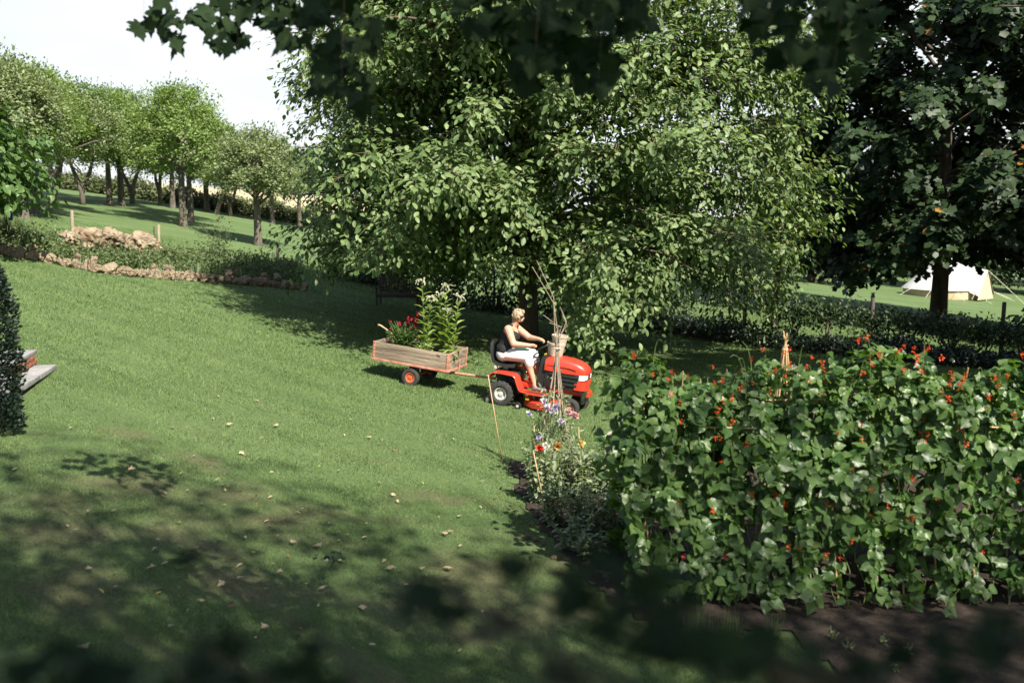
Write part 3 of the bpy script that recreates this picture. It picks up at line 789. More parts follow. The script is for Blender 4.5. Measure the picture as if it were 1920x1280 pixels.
# hedge between orchard and crop field, in runs
A, B = ground(-40, 352), ground(560, 402)
hd = thing('field_hedge', tuple((A+B)/2), 'rough low hedge along the back of the orchard', 'hedge')
ps = []
A, B = Vector((-44, 66.5, 0)), Vector((-8, 66.5, 0))
for i in range(46):
    q = i/45; x = A.x+(B.x-A.x)*q; y = 67+.3*math.sin(i*1.7)
    ps.append(bush('f', hd, x, y-.6, 1.0, .7, 1.1+.35*random.random(), 620, (.12, .26), M_orhedge))
A2 = [(-46+ i*1.55) for i in range(38)]
V, F, r = merge(ps); o = link('foliage', tri_mesh('foliage', V, F, r), M_orhedge, hd)
stp = [tube([(A.x+(B.x-A.x)*random.random(), 80.5, 0)]*1+[(0, 0, 0)], .01)] if False else []
for i in range(60):
    x = A.x+(B.x-A.x)*random.random(); z = T(x, 66.2)
    stp.append(tube([(x, 66.2, z-.1), (x+random.uniform(-.2, .2), 66.2, z+random.uniform(.9, 1.5))], [.04, .015], 4, False))
V, F, r = merge(stp); link('stems', tri_mesh('stems', V, F), M_bark, hd)['kind'] = 'stuff'

# low ivy bank along the lawn's far edge, on the right
ivp = [ground(1055, 598), ground(1180, 612), ground(1300, 634), ground(1450, 654), ground(1600, 672), ground(1780, 688), ground(1960, 700), ground(2150, 715)]
iv = thing('ivy_bank', tuple(ivp[3]), 'long low dark ivy bank along the edge of the shaded lawn', 'hedge')
ps = []
for k in range(len(ivp)-1):
    a, b = ivp[k], ivp[k+1]; m_ = 5
    for i in range(m_):
        c = a.lerp(b, (i+.5)/m_); l = (b-a).length/m_*.62
        ps.append(bush('f', iv, c.x, c.y+.55, max(l, .5), .6, .50+.16*math.sin(k*3+i), 620, (.07, .13), M_ivy))
V, F, r = merge(ps); link('foliage', tri_mesh('foliage', V, F, r), M_ivy, iv)
V, F, r = merge([tube([tuple(p+Vector((0, .55, .08))) for p in ivp], .16, 6)]); link('rootstock', tri_mesh('rootstock', V, F), M_bark, iv)

# open shrubs in the fence line, and its posts
def fence_pt(px):
    xs_ = [1055, 1180, 1300, 1450, 1600, 1780, 1960, 2150]
    for k in range(7):
        if xs_[k] <= px <= xs_[k+1]: return ivp[k].lerp(ivp[k+1], (px-xs_[k])/(xs_[k+1]-xs_[k]))+Vector((0, .9, 0))
M_post = mat('weathered_post', (.20, .16, .11), .85, col2=(.34, .29, .21), scale=10, stretch=(1, 1, .15), bump=.5)
M_postdark = mat('old_dark_post', (.05, .042, .035), .9, col2=(.10, .085, .07), scale=10, stretch=(1, 1, .2), bump=.5)
def shrub(px, h, w, n, label, group, dense=False):
    h *= .85; p = fence_pt(px); z = T(p.x, p.y)
    r = thing('hedge_shrub', (p.x, p.y, z), label, 'shrub', group)
    st = []
    for i in range(4):
        e = (p.x+random.uniform(-w, w)*.8, p.y+random.uniform(-.2, .2), z+h*random.uniform(.8, 1))
        st.append(tube(bez((p.x+random.uniform(-.05, .05), p.y, z-.1), (p.x, p.y, z+h*.4), e, 6), np.linspace(.035, .008, 6), 5, False))
    V, F, rr_ = merge(st); link('stems', tri_mesh('stems', V, F), M_bark, r)
    P = np.stack([p.x+rng.normal(size=n)*w*.6, p.y+rng.normal(size=n)*.22, z+h*np.clip(rng.normal(size=n)*.17+.80, .25 if not dense else .05, 1.15)], 1)
    D = nrm(rdir(n)+np.array([0, -.2, -.2])); N = nrm(rdir(n)*.8+np.array([0, -.3, .7]))
    V, F, q = cloud(P, D, N, rng.uniform(.07, .14, n), L_DIA, rng.random(n)); link('foliage', tri_mesh('foliage', V, F, q), M_hedge, r)
for i, (px, h, w, n_) in enumerate([(1215, 1.5, .7, 900), (1265, 1.2, .6, 600), (1510, 1.35, .6, 750), (1570, 1.45, .75, 850), (1665, 1.3, .55, 600), (1735, 1.35, .6, 600), (1810, 1.35, .7, 900), (1875, 1.25, .6, 800), (1950, 1.4, .8, 800), (1150, 1.7, .8, 1000), (1090, 1.6, .8, 1000)]):
    shrub(px, h, w, n_, 'leggy dark shrub with bare stems growing in the fence line', 'shrubs in the fence line')
def post(name, base, h, rad, m, label, group=None, sides=9, cat='post'):
    V, F, r = tube([(base.x, base.y, base.z-.2), (base.x, base.y, base.z+h*.5), (base.x+.01, base.y, base.z+h-.02), (base.x+.01, base.y, base.z+h)], [rad*1.05, rad, rad*.97, rad*.85], sides)
    me = tri_mesh(name, V, F, smooth=True); me.set_sharp_from_angle(angle=R(50))
    return tag(link(name, me, m), label, cat, group)
for px, h, lb in [(1412, 1.75, 'tall thin dark fence post in front of the bright field'), (1655, 1.5, 'dark fence post wrapped in shrub leaves by the maple'), (1906, 1.7, 'dark fence post at the shrub line below the tent ropes')]:
    post('fence_post', fence_pt(px), h, .055, M_postdark, lb)
# fence wires
w0, w1 = fence_pt(1060), fence_pt(2100)
for hgt, lb in ((.75, 'lower strand of fence wire behind the ivy bank'), (1.15, 'upper strand of fence wire behind the ivy bank')):
    pts = [fence_pt(px)+Vector((0, .07, hgt)) for px in (1060, 1200, 1412, 1655, 1906, 2100)]
    V, F, r = tube([tuple(p) for p in pts], .004, 4)
    tag(link('fence_wire', tri_mesh('fence_wire', V, F), mat('galvanised_wire', (.10, .10, .10), .5, .8)), lb, 'wire')
# ivy-clad young trunk by the fence
yp = ground(1452, 650)
yt = thing('young_tree', tuple(yp), 'slim young tree with leafy shoots at its foot by the ivy bank', 'tree')
tube_obj('trunk', [(yp.x, yp.y, -.2), (yp.x-.03, yp.y, .9), (yp.x+.05, yp.y, 2.2), (yp.x+.2, yp.y+.3, 4.2)], [.13, .09, .075, .03], M_barkgrey, yt, 9)
n = 500
P = np.stack([yp.x+rng.normal(size=n)*.22, yp.y+rng.normal(size=n)*.22, yp.z+.15+2.6*rng.random(n)], 1)
V, F, q = cloud(P, nrm(rdir(n)+np.array([0, -.3, -.6])), nrm(rdir(n)*.6+np.array([.2, -.5, .6])), rng.uniform(.10, .18, n), L_WAL, rng.random(n))
link('foliage', tri_mesh('foliage', V, F, q), M_wal, yt)

for i, (x, y, h, w) in enumerate([(-5.2, 35.5, 2.2, 1.5), (-3.0, 34.2, 2.9, 1.5), (-.6, 33.5, 3.2, 1.6), (1.9, 33.0, 3.0, 1.6), (4.2, 32.3, 2.7, 1.3)]):
    z = T(x, y); r = thing('laurel_shrub', (x, y, z), 'dense dark shrub in the thicket behind the walnut trunk', 'shrub', 'dark shrubs behind the walnut')
    V, F, q = merge([tube(bez((x, y, z-.2), (x+.2*k, y, z+.6), (x+.5*k, y+.1*k, z+h*.8), 5), np.linspace(.06, .02, 5), 5, False) for k in (-1.4, 0, 1.2)]); link('stems', tri_mesh('stems', V, F), M_bark, r)
    n = 3000; q = rdir(n)*(.55+.45*rng.random((n, 1))**.5)*(1+.15*np.sin(rng.random((n, 1))*9)); P = np.array([x, y, z+h*.48])+q*np.array([w, 1.0, h*.52])
    V, F, q = cloud(P, nrm(q+.6*rdir(n)), nrm(rdir(n)*.6+np.array([0, -.4, .8])), rng.uniform(.11, .2, n), L_DIA, rng.random(n)); link('foliage', tri_mesh('foliage', V, F, q), M_hedge, r)

# ---- columnar yew at the left edge and the stone steps behind it
yb = ground(-8, 815)
ye = thing('yew_shrub', tuple(yb), 'upright dark evergreen shrub beside the stone step', 'shrub')
n = 7000
a = rng.uniform(0, 2*PI, n); hh = rng.random(n)*2.0
rr = (.30*np.interp(hh, [0, .3, 1.2, 1.8, 2.0], [.85, 1, 1, .6, .2]))*(.6+.4*rng.random(n))*(1+.15*np.sin(hh*9+a*3))
P = np.stack([yb.x+rr*np.cos(a), yb.y+rr*np.sin(a), yb.z+hh+.03], 1)
D = nrm(np.stack([np.cos(a), np.sin(a), .6+0*a], 1)+.7*rdir(n))
V, F, q = cloud(P, D, rdir(n), rng.uniform(.03, .075, n), L_DIA, rng.random(n)); link('foliage', tri_mesh('foliage', V, F, q), M_yew, ye)
tube_obj('trunk', [(yb.x, yb.y, yb.z-.2), (yb.x, yb.y, yb.z+1.7)], [.06, .02], M_bark, ye, 6)
M_slab = mat('paving_stone', (.19, .185, .185), .85, col2=(.29, .285, .285), scale=5, bump=.4, bscale=30)
M_brick = mat('red_brick', (.24, .085, .045), .9, col2=(.34, .14, .08), scale=9, bump=.4)
g1, g2 = ground(107, 694), ground(42, 747)
ax = (g2-g1); ax.z = 0; L_ = ax.length; ax.normalize(); pr_ = Vector((ax.y, -ax.x, 0)); pr_ = pr_ if pr_.x < 0 else -pr_
def frame_at(o_, zz): return Matrix(((ax.x, pr_.x, 0, o_.x), (ax.y, pr_.y, 0, o_.y), (0, 0, 1, zz), (0, 0, 0, 1)))
Ms = frame_at(g1, g1.z)
st = thing('paving_step', tuple(g1), 'grey stone slabs laid in the lawn beside the evergreen shrub', 'step')
for k in range(3):
    b = box_bm((L_/2-.012, .75, .07), (L_/4+k*L_/2, .375, .045), (0, 0, 0), .008); b.transform(Ms); bm_obj('slab', b, M_slab, st, 35)
ut = thing('brick_step', tuple(g1+pr_*.5), 'low red brick step with grey stone cap behind the slabs', 'step')
for row in range(2):
    for k in range(5):
        b = box_bm((.205, .10, .062), (.0+k*.217+row*.1, .34, .125+row*.073), (0, 0, 0), .006); b.transform(Ms); bm_obj('brick', b, M_brick, ut, 35)
b = box_bm((1.20, .50, .055), (.45, .54, .262), (0, 0, 0), .008); b.transform(Ms); bm_obj('cap_stone', b, M_slab, ut, 35)
b = box_bm((1.05, .34, .22), (.45, .57, .12), (0, 0, 0), .004); b.transform(Ms); bm_obj('core', b, M_slab, ut, 35)

# ---- stone edging of the border bed
M_stone = leafmat('ochre_rubble_stone', (.115, .076, .042), (.31, .255, .18), 0.0, .92, .2)
_t = M_stone.node_tree; _pb = _t.nodes['Principled BSDF']; _tc = _t.nodes.new('ShaderNodeTexCoord'); _n = _t.nodes.new('ShaderNodeTexNoise'); _n.inputs['Scale'].default_value = 5; _n.inputs['Detail'].default_value = 8
_t.links.new(_tc.outputs['Object'], _n.inputs['Vector']); _b = _t.nodes.new('ShaderNodeBump'); _b.inputs['Strength'].default_value = 1.0; _b.inputs['Distance'].default_value = .12
_t.links.new(_n.outputs['Fac'], _b.inputs['Height']); _t.links.new(_b.outputs['Normal'], _pb.inputs['Normal'])
_m = [q for q in _t.nodes if q.type == 'MATH' and q.operation == 'MULTIPLY_ADD'][0]; _t.links.new(_n.outputs['Fac'], _m.inputs[2]); _m.inputs[1].default_value = .5
def rock_bm(sx_, sy_, sz_, seed, sub=2, amp=.28):
    b = bmesh.new(); bmesh.ops.create_icosphere(b, subdivisions=sub, radius=1)
    for v in b.verts:
        c = v.co.copy(); q = 1+amp*(noise.noise(c*1.3+Vector((seed*7.1, seed, 0)))+.5*noise.noise(c*3.1+Vector((seed, 5, seed*3))))
        c = Vector([math.copysign(abs(k)**.8, k) for k in c])*q
        v.co = (c.x*sx_, c.y*sy_, c.z*sz_)
    return b
rock_me = []
for i in range(10):
    me = bpy.data.meshes.new('stone'); b = rock_bm(.5, .42, .42, i+1, 3, .55); b.to_mesh(me); b.free(); me.materials.append(M_stone)
    rock_me.append(me)
line = [ground(px, py) for px, py in ((-60, 466), (-20, 473), (30, 484), (80, 492), (130, 502), (180, 512), (240, 519), (300, 524), (370, 528), (440, 533), (500, 538), (548, 543), (580, 546))]
ed_root = thing('stone_edging', tuple(line[6]), 'winding row of rough ochre stones edging the border bed', 'stone edging')
tot = [0.0]
for a, b in zip(line, line[1:]): tot.append(tot[-1]+(b-a).length)
s = 0.0
while s < tot[-1]:
    k = max(i for i in range(len(tot)-1) if tot[i] <= s)
    p = line[k].lerp(line[k+1], (s-tot[k])/(tot[k+1]-tot[k])); w = random.uniform(.20, .38)
    for lay in range(1 if random.random() < .72 else 2):
        o = link('stone', random.choice(rock_me), None, ed_root)
        q = w*(1 if lay == 0 else .72)
        hh = .34*random.uniform(.75, 1.1) if lay == 0 else .2
        o.matrix_basis = Matrix.Translation((p.x+random.uniform(-.05, .05), p.y+.12+lay*.10+random.uniform(-.05, .05), T(p.x, p.y)+.10+lay*.20)) @ Euler((random.uniform(-.4, .4), random.uniform(-.5, .5), random.uniform(0, 6))).to_matrix().to_4x4() @ Matrix.Diagonal((q*1.05, q, hh, 1))
    s += w*.82

# ---- big flat rocks of the rockery
def boulder(px, py, sx_, sy_, sz_, seed, label, dy=0.0):
    p = ground(px, py)
    b = rock_bm(sx_, sy_, sz_, seed, 5, .12); b.normal_update()
    for v in b.verts:
        c = v.co*1.0+Vector((seed*3.1, 0, 0)); q = .16*noise.fractal(c*3.0, .9, 2.0, 4)-.30*max(0, noise.noise(c*6.5)-.05)-.15*max(0, noise.noise(c*13)-.05)
        v.co += v.normal*q
    b.transform(Matrix.Translation((p.x, p.y+dy, p.z+sz_*.55)))
    me = bpy.data.meshes.new('boulder'); b.to_mesh(me); b.free()
    return tag(link('boulder', me, mat('tufa_rock', (.14, .095, .058), .95, col2=(.33, .275, .20), scale=2.6, bump=1.0, bscale=9)), label, 'rock')
boulder(180, 473, 1.0, .6, .46, 3, 'broad flat tawny boulder beside the wooden post in the rockery')
boulder(252, 478, .80, .55, .44, 8, 'rugged pitted boulder with deep shadow beneath, over the blue ornament')
boulder(283, 479, .26, .22, .17, 5, 'small ochre boulder propped against the rugged one')
# posts round the border
for px, py, h, rad, m_, lb in [(137, 446, .90, .055, M_post, 'round wooden post standing beside the flat boulder'), (299, 470, .88, .05, M_post, 'pale round wooden post right of the boulders'), (290, 463, .72, .025, M_postdark, 'thin dark stake next to the pale round post'), (521, 501, .72, .055, M_post, 'weathered wooden post at the walnut leaves, end of the border'), (511, 398, 1.0, .05, M_post, 'pale post far off by the field hedge')]:
    post('wooden_post', ground(px, py), h, rad, m_, lb)

# ---- planting of the border
ps = []
for i in range(1500):
    px = random.uniform(-60, 560); q = random.random()
    lo = np.interp(px, [-60, 0, 130, 300, 545, 580], [462, 473, 497, 518, 536, 540]); hi = lo-np.interp(px, [-60, 130, 300, 545], [45, 34, 40, 34])
    py = lo+(hi-lo)*q
    if 118 < px < 300 and py < 482: continue
    ps.append(tuple(ground(px, py-4)))
ps = np.array(ps)
n = 26000
b = rng.integers(len(ps), size=n); P = ps[b]+np.stack([rng.normal(size=n)*.14, rng.normal(size=n)*.14, np.abs(rng.normal(size=n))*.16*(1+.6*np.sin(ps[b][:, 0]*1.7)*np.sin(ps[b][:, 1]*2.1))+.02], 1)
V, F, q = cloud(P, nrm(rdir(n)+np.array([0, 0, .5])), nrm(rdir(n)*.8+np.array([0, -.3, .6])), rng.uniform(.05, .13, n), L_DIA, np.clip(.5+.3*np.sin(P[:, 0]*2.3)*np.sin(P[:, 1]*1.9+1)+.2*rng.normal(size=n), 0, .99))
tag(link('border_ground_cover', tri_mesh('border_ground_cover', V, F, q), M_cover), 'low mixed green planting filling the border behind the stones', 'ground cover', kind='stuff')

def sword_clump(px, py, h, n, w, m_, label, group=None, name='iris_plant', cat='plant', thin=.5):
    p = ground(px, py)
    a = rng.uniform(0, 2*PI, n); t = rng.uniform(.05, .5, n)
    P = np.stack([p.x+.05*np.cos(a), p.y+.05*np.sin(a), p.z-.02+0*a], 1)
    D = nrm(np.stack([np.cos(a)*t, np.sin(a)*t, np.ones(n)], 1)); N = nrm(np.stack([np.cos(a), np.sin(a), -t], 1)+.2*rdir(n))
    tv = L_BLADE[0]*np.array([w*10, 1, 1])
    V, F, q = cloud(P, D, N, h*rng.uniform(.6, 1.05, n), (tv, L_BLADE[1]), rng.random(n))
    return tag(link(name, tri_mesh(name, V, F, q), m_), label, cat, group)
for px, py, h in [(40, 480, .42), (147, 500, .42), (160, 506, .40), (303, 518, .40), (323, 520, .46), (352, 523, .38), (370, 521, .52), (411, 521, .50), (452, 525, .45), (388, 524, .3)]:
    sword_clump(px, py, h, 11, .09, M_iris, 'pale green sword leaved plant growing just behind the stone edging', 'sword leaved plants along the stones')
M_feather = leafmat('feather_grass', (.40, .34, .22), (.60, .52, .36), .3, .7, .2)
sword_clump(62, 487, .40, 90, .03, M_feather, 'pale straw coloured feathery grass tuft behind the stones', None, 'feather_grass', 'grass')
sword_clump(293, 516, .34, 60, .03, M_feather, 'small buff feathery grass tuft beside sword leaves', None, 'feather_grass', 'grass')
for px, py, h, lb in [(12, 458, .95, 'tall dark green grass clump around the dark blue lantern'), (36, 458, .85, 'dark green arching grass clump near the boulders'), (-20, 455, .9, 'green grass clump at the end of the stone edging')]:
    sword_clump(px, py, h, 160, .022, M_cover, lb, None, 'grass_clump', 'grass')
# slender sapling
sp = ground(411, 497)
sg = thing('sapling', tuple(sp), 'slender multi stemmed sapling with thin leaves in the border', 'sapling')
st_, lv = [], []
for dx, hh in ((-.45, 1.25), (-.15, 1.0), (.05, 1.6), (.38, 1.2)):
    pth = bez(sp, (sp.x+dx*.4, sp.y, sp.z+hh*.4), (sp.x+dx, sp.y+random.uniform(-.1, .1), sp.z+hh), 8)
    st_.append(tube(pth, np.linspace(.016, .005, 8), 5, False)); lv.append(pth[3:])
V, F, r = merge(st_); link('stems', tri_mesh('stems', V, F), M_barkgrey, sg)
lv = np.concatenate(lv); n = 420; b = rng.integers(len(lv), size=n)
P = lv[b]+rng.normal(size=(n, 3))*np.array([.14, .12, .10])
V, F, q = cloud(P, nrm(rdir(n)+np.array([0, 0, -.3])), rdir(n), rng.uniform(.06, .11, n), L_DIA, rng.random(n)); link('foliage', tri_mesh('foliage', V, F, q), M_cover, sg)
# two blue garden ornaments
M_blue = mat('cobalt_glass', (.015, .03, .22), .2, spec=.6); M_cyan = mat('turquoise_glaze', (.10, .48, .62), .25, spec=.6)
p = ground(16, 462)
lan = thing('garden_lantern', tuple(p), 'dark blue lantern hanging from a hook in the grass clump', 'lantern')
tube_obj('hook', [tuple(p), tuple(p+Vector((0, 0, .9))), tuple(p+Vector((.03, 0, .99))), tuple(p+Vector((.10, 0, 1.0))), tuple(p+Vector((.12, 0, .92)))], .009, M_postdark, lan, 6)
b = lathe_bm([(.001, 0), (.05, .01), (.06, .09), (.055, .15), (.02, .17), (.001, .18)], 12, 'Z', tuple(p+Vector((.12, -.02, .70)))); bm_obj('glass_body', b, M_blue, lan, 40)
b = lathe_bm([(.001, 0), (.066, 0), (.04, .035), (.001, .045)], 12, 'Z', tuple(p+Vector((.12, -.02, .87)))); bm_obj('lid', b, M_postdark, lan, 40)
p = ground(234, 484)
orn = thing('garden_ornament', tuple(p), 'small turquoise ornament in front of the pitted boulder', 'ornament')
b = lathe_bm([(.001, 0), (.05, .005), (.062, .06), (.05, .12), (.022, .16), (.03, .19), (.02, .23), (.001, .24)], 12, 'Z', tuple(p+Vector((0, 0, .12)))); bm_obj('body', b, M_cyan, orn, 60)
tube_obj('stake', [tuple(p+Vector((0, 0, -.1))), tuple(p+Vector((0, 0, .14)))], .008, M_postdark, orn, 6)

# ---- bench under the walnut
bp = ground(748, 578)
M_bench = mat('dark_bench_wood', (.035, .022, .018), .7, col2=(.075, .05, .04), scale=6, stretch=(.2, 1, 1))
be = thing('garden_bench', tuple(bp), 'dark slatted wooden garden bench standing under the walnut', 'bench', None, (0, 0, R(-6)))
for sx_ in (-.62, .62):
    box('leg', (.06, .06, .62), (sx_, -.24, .31), M_bench, be); box('leg', (.06, .06, .92), (sx_, .26, .46), M_bench, be, (R(-4), 0, 0))
    box('armrest', (.07, .60, .03), (sx_, -.01, .635), M_bench, be)
for k in range(5): box('seat_slat', (1.30, .075, .025), (0, -.22+k*.10, .43), M_bench, be)
box('seat_rail', (1.18, .03, .07), (0, -.272, .38), M_bench, be); box('back_rail', (1.18, .035, .07), (0, .283, .90), M_bench, be, (R(-8), 0, 0)); box('back_rail', (1.18, .035, .05), (0, .255, .52), M_bench, be)
for k in range(13): box('back_slat', (.045, .018, .36), (-.54+k*.09, .268, .70), M_bench, be, (R(-4), 0, 0))

# ---- bell tents in the field
M_canvas = mat('white_canvas', (.52, .52, .53), .85, var=.06, scale=3); M_door = mat('cream_canvas', (.48, .37, .25), .85, var=.1, scale=2.5)
M_rope = mat('rope', (.55, .52, .42), .8)
def tent(cx, cy, rad, h, wall, label, face=R(-52), ropes=True):
    z = T(cx, cy); t = thing('bell_tent', (cx, cy, z), label, 'tent', None, (0, 0, face))   # local +X: the entrance
    n = 16; b = bmesh.new()
    def ring(r, zz, sag=0):
        out = []
        for i in range(n*2):
            a = PI*i/n; q = r*(1-(sag if i % 2 else 0)); out.append(b.verts.new((q*math.cos(a), q*math.sin(a), zz)))
        return out
    rows = [ring(rad*1.03, wall-.06), ring(rad, wall, .012), ring(rad*.62, wall+(h-wall)*.36, .012), ring(rad*.28, wall+(h-wall)*.70, .01), ring(.05, h)]
    for i in range(4):
        for j in range(2*n): b.faces.new((rows[i][j], rows[i][(j+1) % (2*n)], rows[i+1][(j+1) % (2*n)], rows[i+1][j]))
    b.faces.new(rows[-1]); bm_obj('roof', b, M_canvas, t, 25, True)
    bm_obj('wall', lathe_bm([(rad*.985, 0), (rad*.99, wall+.02)], 32), M_door, t, 40, True)
    # A-frame entrance: two canvas slopes and the cream door panels
    ex, eh = rad+.35, h*.62
    b = bmesh.new()
    for s in (-1, 1):
        q = [b.verts.new(p) for p in ((rad*.30, 0, h*.76), (ex+.05, 0, eh), (ex+.05, s*1.0, .25), (rad*.72, s*1.05, wall+.03))]
        b.faces.new(q if s > 0 else q[::-1])
    bm_obj('entrance_roof', b, M_canvas, t, None, True)
    for s in (-1, 1):
        b = bmesh.new(); rows = []
        for i in range(5):
            f = i/4; rows.append([b.verts.new((ex+.02*math.sin(j*2.1+i), s*(.01+(.96*(1-f)+.01)*j/5), .02+f*(eh-.05))) for j in range(6)])
        for i in range(4):
            for j in range(5): b.faces.new((rows[i][j], rows[i][j+1], rows[i+1][j+1], rows[i+1][j]))
        bm_obj('door_panel', b, M_door, t, 60, True)
    tube_obj('entrance_pole', [(ex+.03, 0, -.1), (ex+.03, 0, eh)], .018, M_rope, t, 6, True)
    if ropes:
        for a in (-1.9, -1.35, -.75, -.35, .35, .75, 1.35, 1.9):
            tube_obj('guy_rope', [(rad*1.02*math.cos(a), rad*1.02*math.sin(a), wall), ((rad+1.7)*math.cos(a), (rad+1.7)*math.sin(a), -.1)], .012, M_rope, t, 4, True)
        tube_obj('guy_rope', [(ex+.05, 0, eh), (ex+2.4, 0, -.1)], .012, M_rope, t, 4, True)
tpos = ground(1768, 556)
tent(tpos.x, tpos.y, 2.45, 2.95, .62, 'white bell tent with cream door behind the maple trunk')
t2 = ground(1900, 498)
tent(t2.x, t2.y, 2.4, 2.9, .6, 'far white bell tent half hidden by maple leaves', R(-120), False)

# ================================================================== MOWER, DRIVER, TRAILER
M_red = mat('red_paint', (.50, .042, .022), .38, var=.16, scale=5, coat=.25, spec=.5)
M_redworn = mat('faded_red_paint', (.36, .10, .06), .7, col2=(.50, .27, .20), scale=9)
M_black = mat('black_plastic', (.018, .019, .020), .45, var=.2, scale=12)
M_rubber = mat('tyre_rubber', (.022, .022, .022), .85, col2=(.045, .043, .04), scale=20, bump=.4, bscale=50)
M_rim = mat('pale_wheel_rim', (.46, .44, .40), .45, col2=(.56, .54, .50), scale=8)
M_orim = mat('orange_wheel_rim', (.50, .075, .022), .5, col2=(.60, .13, .05), scale=8)
M_steel = mat('grey_steel', (.28, .28, .28), .4, .7)
M_lens = mat('headlight_lens', (.70, .70, .68), .12, spec=.7, var=.05)
M_wood = mat('weathered_plank', (.115, .085, .06), .85, col2=(.34, .27, .20), scale=5, stretch=(.22, 1, 3.2), bump=.6, bscale=20)
M_yellow = mat('yellow_plastic', (.65, .38, .02), .5)

def torus_bm(R0, r0, n=28, k=10, axis='Y', loc=(0, 0, 0), squash=1.0):
    return lathe_bm([(R0+r0*math.cos(2*PI*i/k), r0*squash*math.sin(2*PI*i/k)) for i in range(k)], n, axis, loc, None, True)

def wheel(root, name, loc, rad, wid, rim_r, rimm, lugs=0):
    w = bpy.data.objects.new(name, None)
    # the tyre carries the wheel; the rim is its piece
    hw = wid/2
    prof = [(rim_r, -hw*.72), (rim_r+.25*(rad-rim_r), -hw*.98), (rim_r+.65*(rad-rim_r), -hw), (rad*.965, -hw*.84), (rad, -hw*.55), (rad, hw*.55), (rad*.965, hw*.84), (rim_r+.65*(rad-rim_r), hw), (rim_r+.25*(rad-rim_r), hw*.98), (rim_r, hw*.72)]
    b = lathe_bm(prof, 40, 'Y', loc, None, True)
    if lugs:
        for i in range(lugs):
            a = 2*PI*i/lugs
            for s in (-1, 1):
                aa = a+(PI/lugs if s > 0 else 0)
                box_bm((.022, wid*.46, .020), (loc[0]+rad*math.cos(aa), loc[1]+s*wid*.22, loc[2]+rad*math.sin(aa)), (0, -aa+PI/2, s*.5), .004, b)
    ty = bm_obj(name, b, M_rubber, root, 40, True)
    s = -1 if loc[1] < 0 else 1
    b = lathe_bm([(rim_r*1.0, -hw*.70), (rim_r*1.02, s*hw*.72), (rim_r*.90, s*hw*.78), (rim_r*.80, s*hw*.45), (rim_r*.38, s*hw*.36), (rim_r*.32, s*hw*.62), (.001, s*hw*.66)], 28, 'Y', loc)
    bpy.data.objects.remove(w)
    rm_ = bm_obj('rim', b, rimm, ty, 40, True)
    for i in range(5):
        a = 2*PI*i/5
        bb = lathe_bm([(.001, 0), (.009, 0), (.009, s*.012), (.001, s*.012)], 6, 'Y', (loc[0]+rim_r*.58*math.cos(a), loc[1]+s*hw*.40, loc[2]+rim_r*.58*math.sin(a)))
        bm_obj('bolt', bb, M_steel, ty, 40, True)
    return ty

def strip(name, prof, y0, y1, th, m, root):
    """a sheet that follows a profile in x, z"""
    P = [Vector((x, 0, z)) for x, z in prof]; out = []
    for i, p in enumerate(P):
        t = (P[min(i+1, len(P)-1)]-P[max(i-1, 0)]).normalized(); nn = Vector((-t.z, 0, t.x)); out.append((p, p-nn*th))
    secs = [[(a.x, y0, a.z), (a.x, y1, a.z), (b.x, y1, b.z), (b.x, y0, b.z)] for a, b in out]
    b = loft_bm(secs); bmesh.ops.bevel(b, geom=b.edges[:], offset=.004, segments=1, affect='EDGES')
    return bm_obj(name, b, m, root, 35, True)

HEAD = R(-19)
tx, ty_ = -.09, 17.82
tr = thing('ride_on_mower', (tx, ty_, T(tx, ty_)), 'red ride on lawn mower with black seat and pale wheel rims', 'mower', None, (0, R(6), HEAD))
# wheels
for s in (-1, 1):
    wheel(tr, 'rear_wheel', (0, s*.36, .225), .225, .20, .115, M_rim, 18)
    wheel(tr, 'front_wheel', (1.27, s*.34, .165), .165, .13, .085, M_redworn, 0)
# bonnet
def hood_sec(x, w, zb, zt):
    pts = [(-w, zb), (-w*1.01, zb+(zt-zb)*.45), (-w*.97, zt-.055), (-w*.86, zt-.022), (-w*.6, zt-.006), (-w*.2, zt+.004), (w*.2, zt+.004), (w*.6, zt-.006), (w*.86, zt-.022), (w*.97, zt-.055), (w*1.01, zb+(zt-zb)*.45), (w, zb)]
    return [(x, y, z) for y, z in pts]
bm_obj('bonnet', loft_bm([hood_sec(*q) for q in ((.76, .245, .75, .955), (.80, .252, .745, .975), (1.0, .25, .74, .985), (1.25, .243, .735, .975), (1.42, .23, .735, .95), (1.54, .21, .74, .91), (1.61, .185, .745, .865), (1.65, .15, .755, .81))]), M_red, tr, 40, True)
for s in (-1, 1):
    box('bonnet_crease', (.62, .012, .012), (1.14, s*.255, .845), M_red, tr, (0, .01, 0), .004)
    for k in range(3): box('side_rib', (.62-.06*k, .02, .045), (1.18+.02*k, s*.236, .69-.072*k), M_black, tr, (0, .01, 0), .010)
    bm_obj('headlight', loft_bm([[(1.50, s*.13, .645), (1.50, s*.225, .645), (1.50, s*.225, .735), (1.50, s*.13, .735)], [(1.60, s*.10, .650), (1.60, s*.205, .650), (1.60, s*.205, .740), (1.60, s*.10, .740)], [(1.645, s*.07, .665), (1.645, s*.165, .665), (1.645, s*.165, .735), (1.645, s*.07, .735)]]), M_lens, tr, 30, True)
    box('badge', (.09, .004, .028), (1.10, s*.2525, .775), M_steel, tr, (0, 0, 0), .001)
box('engine_panel', (.74, .44, .30), (1.14, 0, .59), M_black, tr, bev=.012)
box('grille', (.12, .24, .10), (1.575, 0, .692), M_black, tr, bev=.01)
bm_obj('front_bumper', loft_bm([[(x, -w, .47), (x, w, .47), (x, w*1.02, .63), (x, -w*1.02, .63)] for x, w in ((1.42, .235), (1.55, .232), (1.63, .20), (1.665, .14))]), M_red, tr, 40, True)
box('bumper_guard', (.05, .40, .22), (1.60, 0, .33), M_black, tr, bev=.012)
